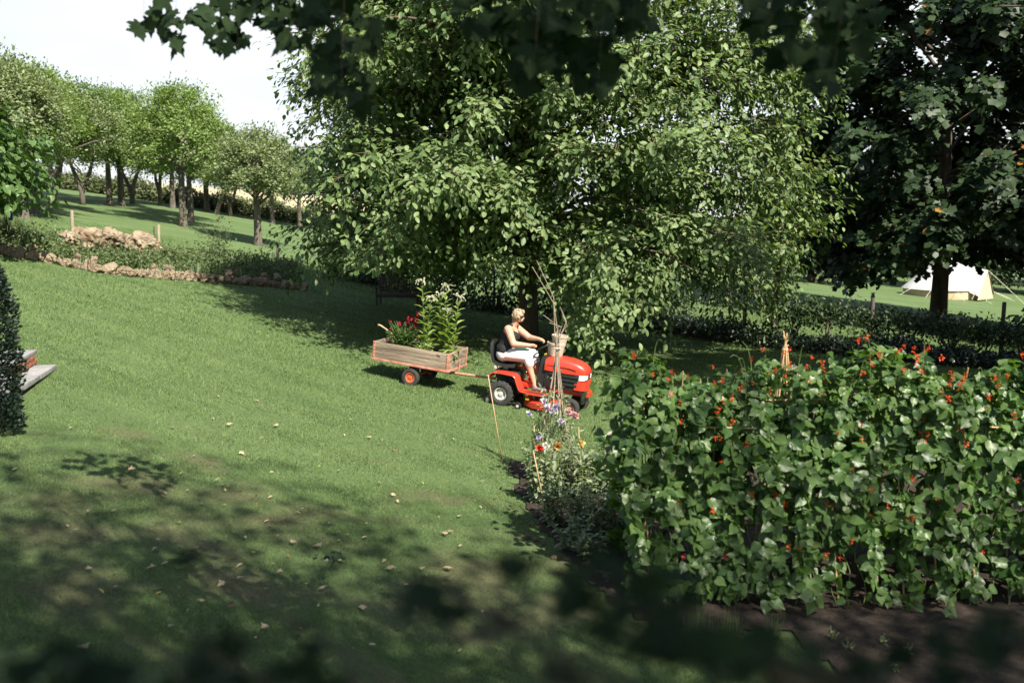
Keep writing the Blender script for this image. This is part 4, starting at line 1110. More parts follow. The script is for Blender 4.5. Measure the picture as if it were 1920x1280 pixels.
box('chassis', (1.35, .30, .09), (.86, 0, .40), M_red, tr, bev=.008)
box('front_axle', (.06, .62, .05), (1.27, 0, .20), M_black, tr, bev=.008)
box('gearbox', (.42, .36, .30), (.02, 0, .34), M_black, tr, bev=.03)
# mudguards and footplates
for s in (-1, 1):
    y0, y1 = (s*.20, s*.475) if s > 0 else (-.475, -.20)
    strip('mudguard', [(-.24, .50), (-.22, .565), (-.16, .60), (.0, .61), (.20, .60), (.255, .565), (.33, .40), (.36, .345)], y0, y1, .02, M_red, tr)
    strip('footplate', [(.36, .345), (.50, .325), (.80, .325), (.90, .37), (1.0, .43)], y0, y1, .02, M_red, tr)
    for k in range(9): box('footplate_tread', (.012, .20, .010), (.44+k*.038, s*.35, .331), M_black, tr, bev=.002)
box('seat_platform', (.46, .38, .16), (.02, 0, .53), M_black, tr, bev=.02)
# seat: pan and back in one curved shell, with a cushion on it
sp_ = [(.27, .745), (.24, .70), (.10, .685), (-.06, .70), (-.15, .74), (-.19, .82), (-.215, .94), (-.235, 1.06), (-.235, 1.10)]
secs = []
for i, (x, z) in enumerate(sp_):
    w = np.interp(i, [0, 1, 4, 6, 8], [.17, .21, .225, .21, .13]); q = .05
    nx_, nz_ = (0, 1) if i < 3 else ((.55, .8) if i < 5 else (1, .1))
    secs.append([(x+q*.9*nx_, -w, z+q*.9*nz_), (x+q*.2*nx_, -w*.6, z+q*.2*nz_), (x+q*.1*nx_, w*0, z+q*.1*nz_), (x+q*.2*nx_, w*.6, z+q*.2*nz_), (x+q*.9*nx_, w, z+q*.9*nz_), (x-q*.2*nx_, w*1.03, z-q*.3*nz_), (x-q*.8*nx_, w*.5, z-q*.8*nz_), (x-q*.8*nx_, -w*.5, z-q*.8*nz_), (x-q*.2*nx_, -w*1.03, z-q*.3*nz_)])
bm_obj('seat', loft_bm(secs), M_black, tr, 50, True)
box('seat_spring', (.10, .16, .09), (.05, 0, .635), M_steel, tr, bev=.01)
# dash, column, wheel
bm_obj('dashboard', loft_bm([[(.60, -.20, .36), (.86, -.20, .36), (.86, .20, .36), (.60, .20, .36)], [(.62, -.205, .62), (.84, -.205, .62), (.84, .205, .62), (.62, .205, .62)], [(.66, -.20, .92), (.80, -.20, .92), (.80, .20, .92), (.66, .20, .92)], [(.70, -.18, .99), (.80, -.18, .99), (.80, .18, .99), (.70, .18, .99)]]), M_black, tr, 35, True)
tube_obj('steering_column', [(.78, 0, .93), (.66, 0, 1.11)], .022, M_black, tr, 8, True)
b = torus_bm(.165, .014, 30, 8, 'Z'); box_bm((.30, .03, .012), (0, 0, -.01), (0, 0, 0), .003, b); box_bm((.03, .30, .012), (0, 0, -.012), (0, 0, 0), .003, b)
b.transform(Matrix.Translation((.66, 0, 1.115)) @ Euler((0, R(-34), 0)).to_matrix().to_4x4()); bm_obj('steering_wheel', b, M_black, tr, 50, True)
box('ignition_panel', (.05, .10, .02), (.70, -.05, 1.0), M_yellow, tr, (0, R(-20), 0), .003)
# cutter deck
dk = [(.36, .10), (.42, .30), (.60, .44), (.85, .50), (1.02, .44), (1.08, .20)]
pl = dk+[(x, -y) for x, y in dk[::-1]]
b = loft_bm([[(x, y, .07) for x, y in pl], [(x, y, .17) for x, y in pl], [(.73+(x-.73)*.86, y*.86, .205) for x, y in pl]]); bm_obj('cutter_deck', b, M_red, tr, 30, True)
for s in (-1, 1):
    b = lathe_bm([(.001, .10), (.11, .10), (.12, .03), (.12, 0)], 20, 'Z', (.74, s*.25, .206)); bm_obj('blade_housing', b, M_black, tr, 40, True)
    for x in (.36, 1.06):
        b = lathe_bm([(.001, -.03), (.055, -.03), (.062, -.02), (.062, .02), (.055, .03), (.001, .03)], 18, 'Y', (x, s*.47, .075)); w_ = bm_obj('gauge_wheel', b, M_black, tr, 40, True)
        b = lathe_bm([(.001, s*.032), (.025, s*.032), (.025, s*.036), (.001, s*.038)], 12, 'Y', (x, s*.47, .075)); bm_obj('hub', b, M_rim, w_, 40, True)
box('deck_latch', (.07, .05, .04), (.50, -.40, .215), M_yellow, tr, bev=.008)
box('tow_plate', (.16, .10, .02), (-.30, 0, .31), M_steel, tr, bev=.003); tube_obj('tow_pin', [(-.35, 0, .25), (-.35, 0, .40)], .012, M_steel, tr, 8, True)
box('rear_bracket', (.05, .10, .05), (-.27, -.28, .53), M_steel, tr, bev=.006); box('fuel_cap', (.06, .07, .10), (-.22, -.18, .66), M_rim, tr, bev=.02)
box('grass_roller_bracket', (.06, .05, .10), (-.24, -.40, .07), M_steel, tr, bev=.01)
# model number down the dash side
fc = bpy.data.curves.new('number', 'FONT'); fc.body = 'T1600'; fc.size = .085; fc.extrude = .001; fc.space_character = 1.15
fo = bpy.data.objects.new('number', fc); COL.objects.link(fo)
bpy.context.view_layer.update()
nm = bpy.data.meshes.new_from_object(fo.evaluated_get(bpy.context.evaluated_depsgraph_get())); bpy.data.objects.remove(fo)
nm.transform(Matrix.Translation((.725, -.2085, .80)) @ Matrix.Rotation(R(90), 4, 'Y') @ Matrix.Rotation(R(90), 4, 'X'))
nm.materials.clear(); link('number_lettering', nm, mat('white_print', (.75, .75, .73), .6, var=.02), tr, True)

for o in tr.children:
    k_ = o.name.split('.')[0]
    if k_ in ('bonnet', 'bonnet_crease', 'side_rib', 'headlight', 'badge', 'engine_panel', 'grille', 'front_bumper', 'bumper_guard', 'dashboard', 'number_lettering', 'steering_column', 'ignition_panel'):
        for v in o.data.vertices: v.co.x = .45+(v.co.x-.45)*(.86 if k_ != 'number_lettering' else 1)-.01
    if k_ in ('seat', 'seat_spring'):
        for v in o.data.vertices: v.co.x -= .12
    if k_ == 'steering_wheel':
        for v in o.data.vertices: v.co.x -= .06
# ---- the driver
def capsule(p, q, r0, r1, k=10, flat=None):
    p, q = np.array(p, float), np.array(q, float); ax = q-p; L = np.linalg.norm(ax); ax = ax/L if L > 1e-6 else np.array([0, 0, 1.0])
    pts, rad = [], []
    for a in np.linspace(-PI/2, 0, 5): pts.append(p+ax*r0*math.sin(a)); rad.append(max(r0*math.cos(a), .001))
    for a in np.linspace(0, PI/2, 5): pts.append(q+ax*r1*math.sin(a)); rad.append(max(r1*math.cos(a), .001))
    n = len(pts); ref = np.array([0, 1.0, 0]) if abs(ax[1]) < .9 else np.array([1.0, 0, 0])
    x = np.cross(ax, ref); x /= np.linalg.norm(x); y = np.cross(ax, x); an = np.arange(k)*2*PI/k
    V = np.concatenate([pts[i]+rad[i]*(np.cos(an)[:, None]*x*(flat or 1)+np.sin(an)[:, None]*y) for i in range(n)])
    F = []
    for i in range(n-1):
        for j in range(k):
            a0, a1 = i*k+j, i*k+(j+1) % k; F += [(a0, a1, a0+k), (a1, a1+k, a0+k)]
    V = np.concatenate([V, [pts[0]], [pts[-1]]])
    for j in range(k): F += [(n*k, (j+1) % k, j), (n*k+1, (n-1)*k+j, (n-1)*k+(j+1) % k)]
    return V, np.array(F), 0.5

def blob(name, caps, m, root, vox=.010, smooth=6, rough=0):
    V, F, r = merge([capsule(*c) for c in caps])
    o = link(name, tri_mesh(name, V, F), m, root, True)
    md = o.modifiers.new('remesh', 'REMESH'); md.mode = 'VOXEL'; md.voxel_size = vox; md.use_smooth_shade = True
    ms = o.modifiers.new('smooth', 'SMOOTH'); ms.iterations = smooth; ms.factor = .5
    if rough:
        tx_ = bpy.data.textures.new(name, 'CLOUDS'); tx_.noise_scale = .022
        md = o.modifiers.new('tousle', 'DISPLACE'); md.texture = tx_; md.strength = rough; md.texture_coords = 'LOCAL'
    return o

M_skin = mat('skin', (.50, .27, .18), .5, var=.08, scale=14, spec=.35)
M_vest = mat('black_vest', (.014, .014, .017), .8, var=.3, scale=10); M_trou = mat('pale_trousers', (.62, .58, .60), .85, var=.08, scale=8, bump=.4, bscale=10)
M_hair = mat('blonde_hair', (.15, .105, .06), .6, col2=(.38, .30, .20), scale=40, stretch=(1, 1, .3)); M_shoe = mat('grey_sandal', (.08, .075, .065), .7, col2=(.20, .19, .17), scale=30)
M_glove = mat('green_glove', (.02, .06, .045), .8)
BACK = Matrix.Translation((-.12, 0, 0))
pe = thing('person', (wm(tr) @ BACK).translation, 'person in black sleeveless top and pale cropped trousers driving the mower', 'person', None, tr.rotation_euler)
body = [((.02, -.09, .90), (.02, .09, .90), .135, .135), ((.02, 0, .92), (.06, 0, 1.26), .155, .145), ((.06, -.14, 1.33), (.07, .14, 1.33), .092, .092), ((.09, 0, 1.38), (.14, 0, 1.50), .062, .055),
        ((.165, 0, 1.575), (.175, 0, 1.615), .088, .092), ((.20, 0, 1.535), (.225, 0, 1.53), .062, .045), ((.258, 0, 1.575), (.273, 0, 1.56), .014, .015), ((.20, -.085, 1.575), (.19, -.09, 1.585), .018, .02), ((.20, .085, 1.575), (.19, .09, 1.585), .018, .02), ((.255, -.02, 1.525), (.255, .02, 1.525), .012, .012)]
def arm(s, el, wr, kn):
    sh = (.07, s*.195, 1.355)
    a = [(sh, el, .078, .060), (el, wr, .058, .034)]
    w = Vector(wr); k = Vector(kn); d = (k-w).normalized()
    a.append((wr, tuple(w+d*.06), .033, .034))
    for i in range(4):                                    # four fingers closing on the rim
        b0 = w+d*.075+Vector((0, s*(.028-.019*i), .012-.002*i)); b1 = b0+d*(.030+.003*(1.5-abs(i-1.5)))+Vector((0, 0, -.004)); b2 = b1+Vector((.006, 0, -.030)); b3 = b2+Vector((-.024, 0, -.012))
        a += [(tuple(b0-d*.02), tuple(b1), .0105, .010), (tuple(b1), tuple(b2), .0098, .0092), (tuple(b2), tuple(b3), .009, .008)]
    th0 = w+d*.035+Vector((0, -s*.028, 0)); th1 = th0+d*.035+Vector((0, -s*.014, .004))
    a += [(tuple(th0), tuple(th1), .013, .011), (tuple(th1), tuple(th1+d*.026+Vector((0, s*.008, -.008))), .0105, .009)]
    return a
body += arm(-1, (.215, -.265, 1.12), (.50, -.175, 1.125), (.62, -.150, 1.135)) + arm(1, (.33, .27, 1.19), (.55, .17, 1.205), (.66, .15, 1.185))
for s in (-1, 1):
    body += [((.05, s*.10, .885), (.47, s*.165, .905), .10, .072), ((.47, s*.165, .895), (.53, s*.17, .74), .066, .068), ((.53, s*.17, .74), (.655, s*.175, .45), .060, .040), ((.655, s*.175, .43), (.70, s*.175, .385), .042, .036), ((.66, s*.175, .385), (.83, s*.18, .385), .034, .032)]
blob('body', body, M_skin, pe, .0095, 3)
vest = [((.01, -.07, .97), (.01, .07, .97), .172, .172), ((.02, -.06, 1.02), (.05, -.07, 1.24), .155, .140), ((.02, .06, 1.02), (.05, .07, 1.24), .155, .140), ((.05, -.10, 1.33), (.05, .10, 1.33), .082, .082), ((.11, -.06, 1.22), (.11, .06, 1.22), .115, .115), ((.07, -.11, 1.385), (.07, -.08, 1.40), .05, .05), ((.07, .11, 1.385), (.07, .08, 1.40), .05, .05)]
blob('vest', vest, M_vest, pe, .012, 3)
trou = [((.0, -.09, .885), (.0, .09, .885), .150, .150)]
for s in (-1, 1):
    trou += [((.03, s*.10, .895), (.47, s*.165, .910), .135, .102), ((.47, s*.165, .905), (.52, s*.168, .80), .096, .088)]
blob('trousers', trou, M_trou, pe, .012, 3)
hair = [((.15, -.02, 1.60), (.145, .02, 1.625), .094, .097), ((.13, 0, 1.54), (.12, 0, 1.50), .078, .052), ((.20, 0, 1.665), (.235, 0, 1.675), .062, .040), ((.165, -.075, 1.59), (.165, -.07, 1.56), .035, .028), ((.165, .075, 1.59), (.165, .07, 1.56), .035, .028)]
blob('hair', hair, M_hair, pe, .007, 1, .045)
for s in (-1, 1):
    shoe = [((.655, s*.175, .372), (.86, s*.182, .372), .046, .042), ((.655, s*.175, .385), (.66, s*.175, .40), .047, .045)]
    blob('shoe', shoe, M_shoe, pe, .010, 2)
bm_obj('sunglasses', box_bm((.012, .155, .032), (.262, 0, 1.592), (0, R(-6), 0), .005, box_bm((.11, .156, .008), (.21, 0, 1.60), (0, R(-4), 0), .002)), M_black, pe, 40, True)
gv = tag(link('work_glove', tri_mesh('work_glove', *merge([capsule((.22, -.02, 1.00), (.36, -.03, 1.01), .05, .04), capsule((.36, -.03, 1.01), (.42, -.06, 1.005), .02, .015), capsule((.36, 0, 1.015), (.43, .01, 1.01), .02, .015), capsule((.30, .03, 1.02), (.34, .08, 1.015), .018, .014)])[:2], smooth=True), M_glove), 'dark green work glove lying in the driver\'s lap', 'glove')
gv.matrix_basis = wm(tr) @ BACK
# two clay pots standing on the bonnet
M_pot = mat('pale_clay', (.36, .29, .22), .85, col2=(.50, .43, .35), scale=12, bump=.3, bscale=30)
for nm_, (x, z0, h, r0, r1), lb in (('a', (.81, .985, .24, .125, .165), 'wide pale clay pot standing on the red bonnet'), ('b', (.86, 1.16, .20, .11, .145), 'smaller pale clay pot nested in the one on the bonnet')):
    b = lathe_bm([(.001, 0), (r0, 0), (r0+(r1-r0)*.8, h*.80), (r1, h*.81), (r1*1.03, h*.97), (r1*.98, h), (r1*.88, h*.99), (r0*.9, h*.15), (.001, h*.13)], 28, 'Z', (x, 0, z0))
    o = bm_obj('clay_pot', b, M_pot, None, 40); o.matrix_basis = wm(tr); tag(o, lb, 'pot')

# ---- the trailer
rx_, ry_ = -1.75, 18.50
TRH = R(-19)
tl = thing('garden_trailer', (rx_, ry_, T(rx_, ry_)), 'wooden two wheeled garden trailer with orange wheel rims full of plants', 'trailer', None, (0, R(6.5), TRH))
x0, x1, hw, zb, zh = -.79, .73, .44, .40, .33
ph = zh/2
for s in (-1, 1):
    for k in range(2): box('plank', (x1-x0, .026, ph-.004), ((x0+x1)/2, s*hw, zb+ph*(k+.5)), M_wood, tl, bev=.004)
    box('bottom_rail', (x1-x0+.05, .012, .042), ((x0+x1)/2, s*(hw+.022), zb+.006), M_redworn, tl, bev=.003)
    for x in (x0+.005, x1-.005):
        box('corner_iron', (.036, .010, zh+.01), (x-(.014 if x > 0 else -.02), s*(hw+.019), zb+zh/2), M_redworn, tl, bev=.002)
        for k in range(5):
            b = lathe_bm([(.001, s*.006), (.007, s*.004), (.007, 0)], 6, 'Y', (x-(.02 if x > 0 else -.02), s*(hw+.0245), zb+.04+k*.065)); bm_obj('rivet', b, M_postdark, tl, None, True)
for x, e in ((x0, -1), (x1, 1)):
    for k in range(2): box('plank', (.026, 2*hw-.03, ph-.004), (x-e*.013, 0, zb+ph*(k+.5)), M_wood, tl, bev=.004)
    for s in (-1, 1): box('corner_iron', (.010, .034, zh+.01), (x+e*.006, s*(hw-.006), zb+zh/2), M_redworn, tl, bev=.002)
    box('bottom_rail', (.012, 2*hw+.02, .042), (x+e*.014, 0, zb+.006), M_redworn, tl, bev=.003)
for k in range(4): box('floor_plank', (x1-x0-.06, .20, .02), ((x0+x1)/2, -.315+k*.21, zb+.012), M_wood, tl, bev=.003)
box('soil_fill', (x1-x0-.06, 2*hw-.05, .17), ((x0+x1)/2, 0, zb+.112), M_soil, tl, bev=.02)
box('axle', (.05, .76, .05), (0, 0, .17), M_redworn, tl, bev=.004)
for s in (-1, 1):
    wheel(tl, 'wheel', (0, s*.42, .168), .168, .10, .092, M_orim)
    box('axle_bracket', (.20, .05, .22), (0, s*.28, .28), M_postdark, tl, bev=.006)
tube_obj('drawbar', [(-.3, 0, .30), (.5, 0, .29), (1.46, 0, .335)], [.024, .024, .022], M_redworn, tl, 4, True)
box('front_post', (.05, .06, .14), (.60, 0, .335), M_redworn, tl, bev=.004)
tube_obj('tipping_lever', [(.77, .0, .30), (.77, 0, .56)], .012, M_redworn, tl, 6, True)
box('tow_hitch', (.09, .05, .05), (1.46, 0, .335), M_redworn, tl, bev=.006)
box('name_plate', (.07, .004, .035), (.52, -hw-.0155, zb+.265), M_postdark, tl, (0, .3, 0), .001)
TLM = wm(tl)
def onT(x, y, z): return TLM @ Vector((x, y, z))
# a wooden tool handle sticking out
hd_pts = [onT(-.10, .12, .60), onT(-.60, .10, .78), onT(-.93, .08, .94), onT(-.99, .08, .945)]
V, F, r = tube([tuple(p) for p in hd_pts], [.018, .018, .017, .024], 8)
tag(link('tool_handle', tri_mesh('tool_handle', V, F, smooth=True), mat('ash_handle', (.42, .27, .15), .6)), 'pale wooden tool handle jutting over the trailer tailboard', 'tool')
hd_pts = [onT(-.40, -.05, .60), onT(-.66, -.08, .86), onT(-.70, -.08, .90)]
V, F, r = tube([tuple(p) for p in hd_pts], [.016, .016, .028], 8)
tag(link('tool_handle', tri_mesh('tool_handle', V, F, smooth=True), M_black), 'black tool grip poking out beside the red snapdragons', 'tool')

# ---- plants
M_stem = mat('green_stem', (.12, .17, .05), .7)
def herb(name, base, stems, label, cat, lm, tmpl, lsize, per, group=None, droop=.1, taper=.5, stemr=.007, stemm=None):
    """stems [(dx, dy, height)]; leaves spiral up every stem, smaller towards the top"""
    root = thing(name, tuple(base), label, cat, group); st, Pp, Dd, Nn, Ss, tops = [], [], [], [], [], []
    for dx, dy, h in stems:
        pth = bez(base+Vector((dx*.25, dy*.25, -.03)), base+Vector((dx*.5, dy*.5, h*.55)), base+Vector((dx, dy, h)), 8)
        st.append(tube(pth, np.linspace(stemr, stemr*.45, 8), 5, False)); tops.append(Vector(pth[-1]))
        for i in range(per):
            f = .06+.84*i/per; k = f*7; j = min(int(k), 6); p = pth[j]+(pth[j+1]-pth[j])*(k-j); a = i*2.4+dx*9
            Pp.append(p); Dd.append((math.cos(a), math.sin(a), random.uniform(.1, .8)-droop)); Nn.append((-.5*math.cos(a)+random.uniform(-.3, .3), -.5*math.sin(a)+random.uniform(-.3, .3), 1)); Ss.append(random.uniform(*lsize)*(1-taper*f))
    V, F, r = merge(st); link('stems', tri_mesh('stems', V, F, smooth=True), stemm or M_stem, root)
    V, F, r = cloud(np.array(Pp), np.array(Dd), np.array(Nn), np.array(Ss), tmpl, rng.random(len(Pp))); link('leaves', tri_mesh('leaves', V, F, r), lm, root)
    return root, tops

M_white = leafmat('white_petal', (.62, .60, .55), (.80, .78, .72), .3, .5, .3, tcol=(1, 1, .9)); M_tubeg = leafmat('pale_tube', (.50, .50, .36), (.62, .62, .46), .3, .5, .3)
def star_mesh():
    v, f = [(0, 0, 0)], []
    for i in range(10):
        a = i*PI/5; r_ = 1 if i % 2 == 0 else .42; v.append((r_*math.cos(a), r_*math.sin(a), .15*r_))
    f = [(0, 1+i, 1+(i+1) % 10) for i in range(10)]
    return np.array(v), np.array(f)
STAR = star_mesh()
def tobacco(loc, stems, label, big=.36):
    root, tops = herb('tobacco_plant', loc, stems, label, 'plant', M_tob, L_BEAN if False else L_SPEAR_W, (big*.75, big), 19, None, -.55, .58, .010)
    for t_ in tops:
        tb, fl_ = [], []
        for k in range(13):
            a = random.uniform(0, 2*PI); q = random.uniform(.05, .13); e = t_+Vector((q*math.cos(a), q*math.sin(a), random.uniform(-.10, .05)))
            tb.append(tube(bez(t_+Vector((0, 0, -.03)), t_+Vector((q*.6*math.cos(a), q*.6*math.sin(a), .05)), e, 4), [.003, .004, .004, .005], 4, False)); fl_.append((e, a))
        V, F, r = merge(tb); o = link('flower_tubes', tri_mesh('flower_tubes', V, F, np.full(len(V), .5)), M_tubeg, root)
        P = np.array([tuple(e) for e, a in fl_]); X = np.array([(math.cos(a), math.sin(a), -.5) for e, a in fl_])
        V, F, r = cloud(P, np.cross(X, [0, 0, 1.0]), X, np.full(len(P), .024), STAR, rng.random(len(P))); link('blossoms', tri_mesh('blossoms', V, F, r), M_white, root)
    return root
L_SPEAR_W = fan([(0, 0), (.13, .15), (.24, .45), (.19, .72), (0, 1), (-.19, .72), (-.24, .45), (-.13, .15)], (0, .5), lambda x, y: .35*abs(x)-.35*y*y)
zt_ = .60
tobacco(onT(.10, -.05, zt_), [(-.06, 0, 1.36), (.10, .05, 1.05)], 'tallest white flowered tobacco plant in the trailer, two spikes')
tobacco(onT(.34, .12, zt_), [(-.02, 0, 1.12), (.12, -.04, 1.28)], 'white flowered tobacco plant with the fullest head, mid trailer')
tobacco(onT(.58, .0, zt_), [(.18, 0, 1.12), (-.06, .06, .85)], 'white flowered tobacco plant leaning over the trailer front')
herb('leafy_seedling', onT(.20, -.26, zt_), [(random.uniform(-.28, .28), random.uniform(-.08, .08), random.uniform(.15, .3)) for _ in range(12)], 'low pale green seedlings along the trailer side under the tobacco plants', 'plant', M_tob, L_SPEAR_W, (.09, .15), 8)
herb('leafy_seedling', onT(.60, -.22, zt_), [(random.uniform(-.08, .12), random.uniform(-.1, .1), random.uniform(.12, .22)) for _ in range(7)], 'broad pale leaves drooping over the front corner of the trailer', 'plant', M_tob, L_SPEAR_W, (.16, .26), 5, None, .3)
M_crim = leafmat('crimson_petal', (.34, .012, .035), (.55, .05, .09), .25, .5, .3, tcol=(1.3, .6, .6)); M_rust = leafmat('rust_petal', (.28, .04, .01), (.42, .09, .02), .2, .5, .3, tcol=(1, .6, .4))
def blossoms(root, pts, size, m_, name='flower', n=6):
    """every flower a small ruffled head of petals, one part each"""
    for p in pts:
        k = n+5; Dp = nrm(rdir(k)+np.array([0, -.55, .35])); Np = nrm(np.cross(Dp, rdir(k)))
        V, F, r = cloud(np.tile(np.array(tuple(p)), (k, 1)), Dp, Np, np.full(k, size)*rng.uniform(.7, 1, k), L_BEAN, rng.random(k))
        V2, F2, r2 = cloud(np.tile(np.array(tuple(p)), (4, 1)), nrm(rdir(4)*.5+np.array([0, -.6, .6])), rdir(4), np.full(4, size*.6), L_BEAN, rng.random(4))
        V, F, r = merge([(V, F, r), (V2, F2, r2)]); link(name, tri_mesh(name, V, F, r), m_, root)
sn, tops = herb('snapdragon_plant', onT(-.36, -.02, zt_), [(random.uniform(-.34, .30), random.uniform(-.28, .28), random.uniform(.26, .52)) for _ in range(64)], 'bushy crimson flowered snapdragon filling the back of the trailer', 'plant', M_snap, L_SPEAR, (.08, .15), 16)
V, F, r = merge([tube([tuple(onT(-.22, 0, .9)), tuple(onT(-.20, 0, 1.10)), tuple(onT(-.16, 0, 1.34))], .005, 4)]); link('flower_stem', tri_mesh('flower_stem', V, F), M_stem, sn)
blossoms(sn, [onT(-.16+.02*random.uniform(-1, 1), .03*random.uniform(-1, 1), 1.10+.035*k) for k in range(7)], .05, M_crim)
blossoms(sn, [onT(-.30+random.uniform(-.06, .06), random.uniform(-.05, .05), 1.10+.03*k) for k in range(4)], .045, M_crim)
blossoms(sn, [onT(random.uniform(-.62, -.08), random.uniform(-.22, .15), random.uniform(.98, 1.16)) for _ in range(11)], .038, M_crim)
blossoms(sn, [onT(-.62, -.12, .95), onT(-.05, -.15, .90), onT(-.08, -.1, .86), onT(-.55, -.2, .84)], .03, M_rust)
herb('leafy_seedling', onT(-.02, -.10, zt_), [(random.uniform(-.15, .15), random.uniform(-.25, .25), random.uniform(.2, .36)) for _ in range(14)], 'dark green leafy seedlings between snapdragon and tobacco plants', 'plant', M_snap, L_SPEAR, (.08, .14), 12)

# ================================================================== VEGETABLE GARDEN
M_cane = mat('bamboo_cane', (.38, .25, .12), .6, col2=(.52, .37, .20), scale=12, stretch=(1, 1, .2))
M_hazel = mat('hazel_twig', (.20, .155, .11), .8, col2=(.36, .29, .22), scale=14, stretch=(1, 1, .3))
M_oldcane = mat('grey_cane', (.16, .13, .09), .75, col2=(.27, .22, .16), scale=12)
M_bflower = leafmat('runner_bean_flower', (.58, .050, .012), (.75, .12, .020), .3, .5, .3, tcol=(1.2, .7, .3))
# ---- runner beans on a double row of canes
BY, BXL, BXR = 8.75, 1.12, 7.2             # front foot line, ends
bn = thing('runner_bean_row', (3.4, 9.3, 0), 'long double row of runner beans with red flowers on canes', 'bean row')
k = 0; x = BXL+.12
while x < BXR:
    for s, y0 in ((-1, BY), (1, BY+1.25)):
        xo = x+(.12 if s > 0 else 0)+random.uniform(-.05, .05); top = (xo+random.uniform(-.08, .08), BY+.62+s*-.06, 1.98+random.uniform(0, .16))
        tube_obj('cane', [(xo, y0, -.05), top], [.009, .006], M_oldcane if random.random() < .6 else M_cane, bn, 6)
    x += random.uniform(.27, .36)
tube_obj('ridge_pole', [(BXL, BY+.62, 1.80), (BXR, BY+.64, 1.80)], .011, M_cane, bn, 6)
for a_, b_ in ((1.75, 2.45), (4.45, 4.75), (5.3, 7.0)): tube_obj('cross_cane', [(a_, BY+.34, 1.60), (b_, BY+.34, 1.585)], .008, M_cane, bn, 6)
def bean_top(x): return 2.12+.11*np.sin(x*2.3+.4)+.08*np.sin(x*5.1+2)-.10*np.exp(-((x-2.75)/.25)**2)
def bean_leaves(m, side):
    x = BXL-.10+(BXR-BXL+.1)*rng.random(m); z = .10+(bean_top(x)-.05)*rng.random(m)**.85
    # stems run up the canes: cluster round them
    x = x+.05*np.sin(x*20)
    f = z/2.1; yc = (BY+.62*f) if side < 0 else (BY+1.25-.62*f)
    bul = .16*np.sin(x*3.1+z*2.7)*np.sin(x*1.3-z*4.1)
    y = yc+side*(.05+bul*.6+np.abs(rng.normal(size=m))*.12-.05)
    P = np.stack([x, y, z], 1)
    tp = np.clip((z-1.6)/.5, 0, 1)
    D = nrm(np.stack([rng.normal(size=m)*.7, side*(.30+.4*rng.random(m))+0*z, -.65+.9*tp*rng.random(m)], 1)+.45*rdir(m))
    N = nrm(np.stack([rng.normal(size=m)*.55, side*(.65-.3*tp), .50+.6*tp], 1)+.55*rdir(m))
    # three leaflets on every stalk
    sd = nrm(np.cross(D, N)); S0 = rng.uniform(.062, .145, m)*(1-.25*tp)
    PP = [P, P-D*.02+sd*.02, P-D*.02-sd*.02]; DD = [D, nrm(.35*D+.95*sd), nrm(.35*D-.95*sd)]; NN = [N, nrm(N+.4*sd), nrm(N-.4*sd)]; SS = [S0*1.08, S0, S0]
    return np.concatenate(PP), np.concatenate(DD), np.concatenate(NN), np.concatenate(SS)
f1 = bean_leaves(2500, -1); f2 = bean_leaves(1300, 1)
# the leafy head over the ridge
m = 520; x = BXL-.1+(BXR-BXL+.1)*rng.random(m); P = np.stack([x, BY+.62+rng.normal(size=m)*.22, bean_top(x)-.16+rng.normal(size=m)*.10], 1)
f3 = (P, nrm(rdir(m)+np.array([0, -.3, -.1])), nrm(rdir(m)*.6+np.array([0, -.3, 1])), rng.uniform(.06, .115, m))
# the shoots that bush out at the near end
m = 150; P = np.stack([BXL-.05+rng.normal(size=m)*.13, BY+.5+rng.normal(size=m)*.25, 1.1+.95*rng.random(m)], 1)
f4 = (P, nrm(rdir(m)+np.array([-.4, -.3, -.5])), nrm(rdir(m)*.5+np.array([-.3, -.6, .8])), rng.uniform(.09, .14, m))
P, D, N, sz = (np.concatenate(q) for q in zip(f1, f2, f3, f4))
near = np.argsort(P[:, 1]+rng.random(len(P))*.5-.15*P[:, 2]+(P[:, 0] > 5.2)*2)[:300]
leaf_parts(bn, 'leaf', P[near], D[near], N[near], sz[near], L_BEAN, M_bean)
mk = np.ones(len(P), bool); mk[near] = False
V, F, r = cloud(P[mk], D[mk], N[mk], sz[mk], L_BEAN, rng.random(mk.sum())); link('foliage', tri_mesh('foliage', V, F, r), M_bean, bn)['kind'] = 'stuff'
vn = []
for i in range(46):                                        # twining stems and waving shoots
    x = BXL+(BXR-BXL)*random.random(); y = BY+.4+random.random()*.3; z = float(bean_top(x))-.25
    e = (x+random.uniform(-.28, .2), y+random.uniform(-.2, .1), z+random.uniform(.25, .52) if i % 3 == 0 else z+random.uniform(.05, .3))
    pth = bez((x, y, z-.3), (x+random.uniform(-.05, .1), y, e[2]+.12), e, 10); vn.append(tube(pth, np.linspace(.005, .002, 10), 4, False))
for x in np.arange(BXL+.1, BXR, .17):
    t_ = np.linspace(0, 1, 22); y = BY+.62*t_+.035*np.sin(t_*24+x*9); vn.append(tube(np.stack([x+.035*np.cos(t_*24+x*9)+.06*np.sin(t_*3+x*5), y-.01, .02+t_*2.0], 1), .004, 4, False))
vn.append(tube(bez((BXL+.2, BY+.5, 1.75), (BXL-.1, BY+.4, 2.2), (BXL-.28, BY+.4, 2.03), 10), np.linspace(.005, .002, 10), 4, False))
V, F, r = merge(vn); link('vines', tri_mesh('vines', V, F), M_stem, bn)
m = 260; b = rng.integers(46, size=m)
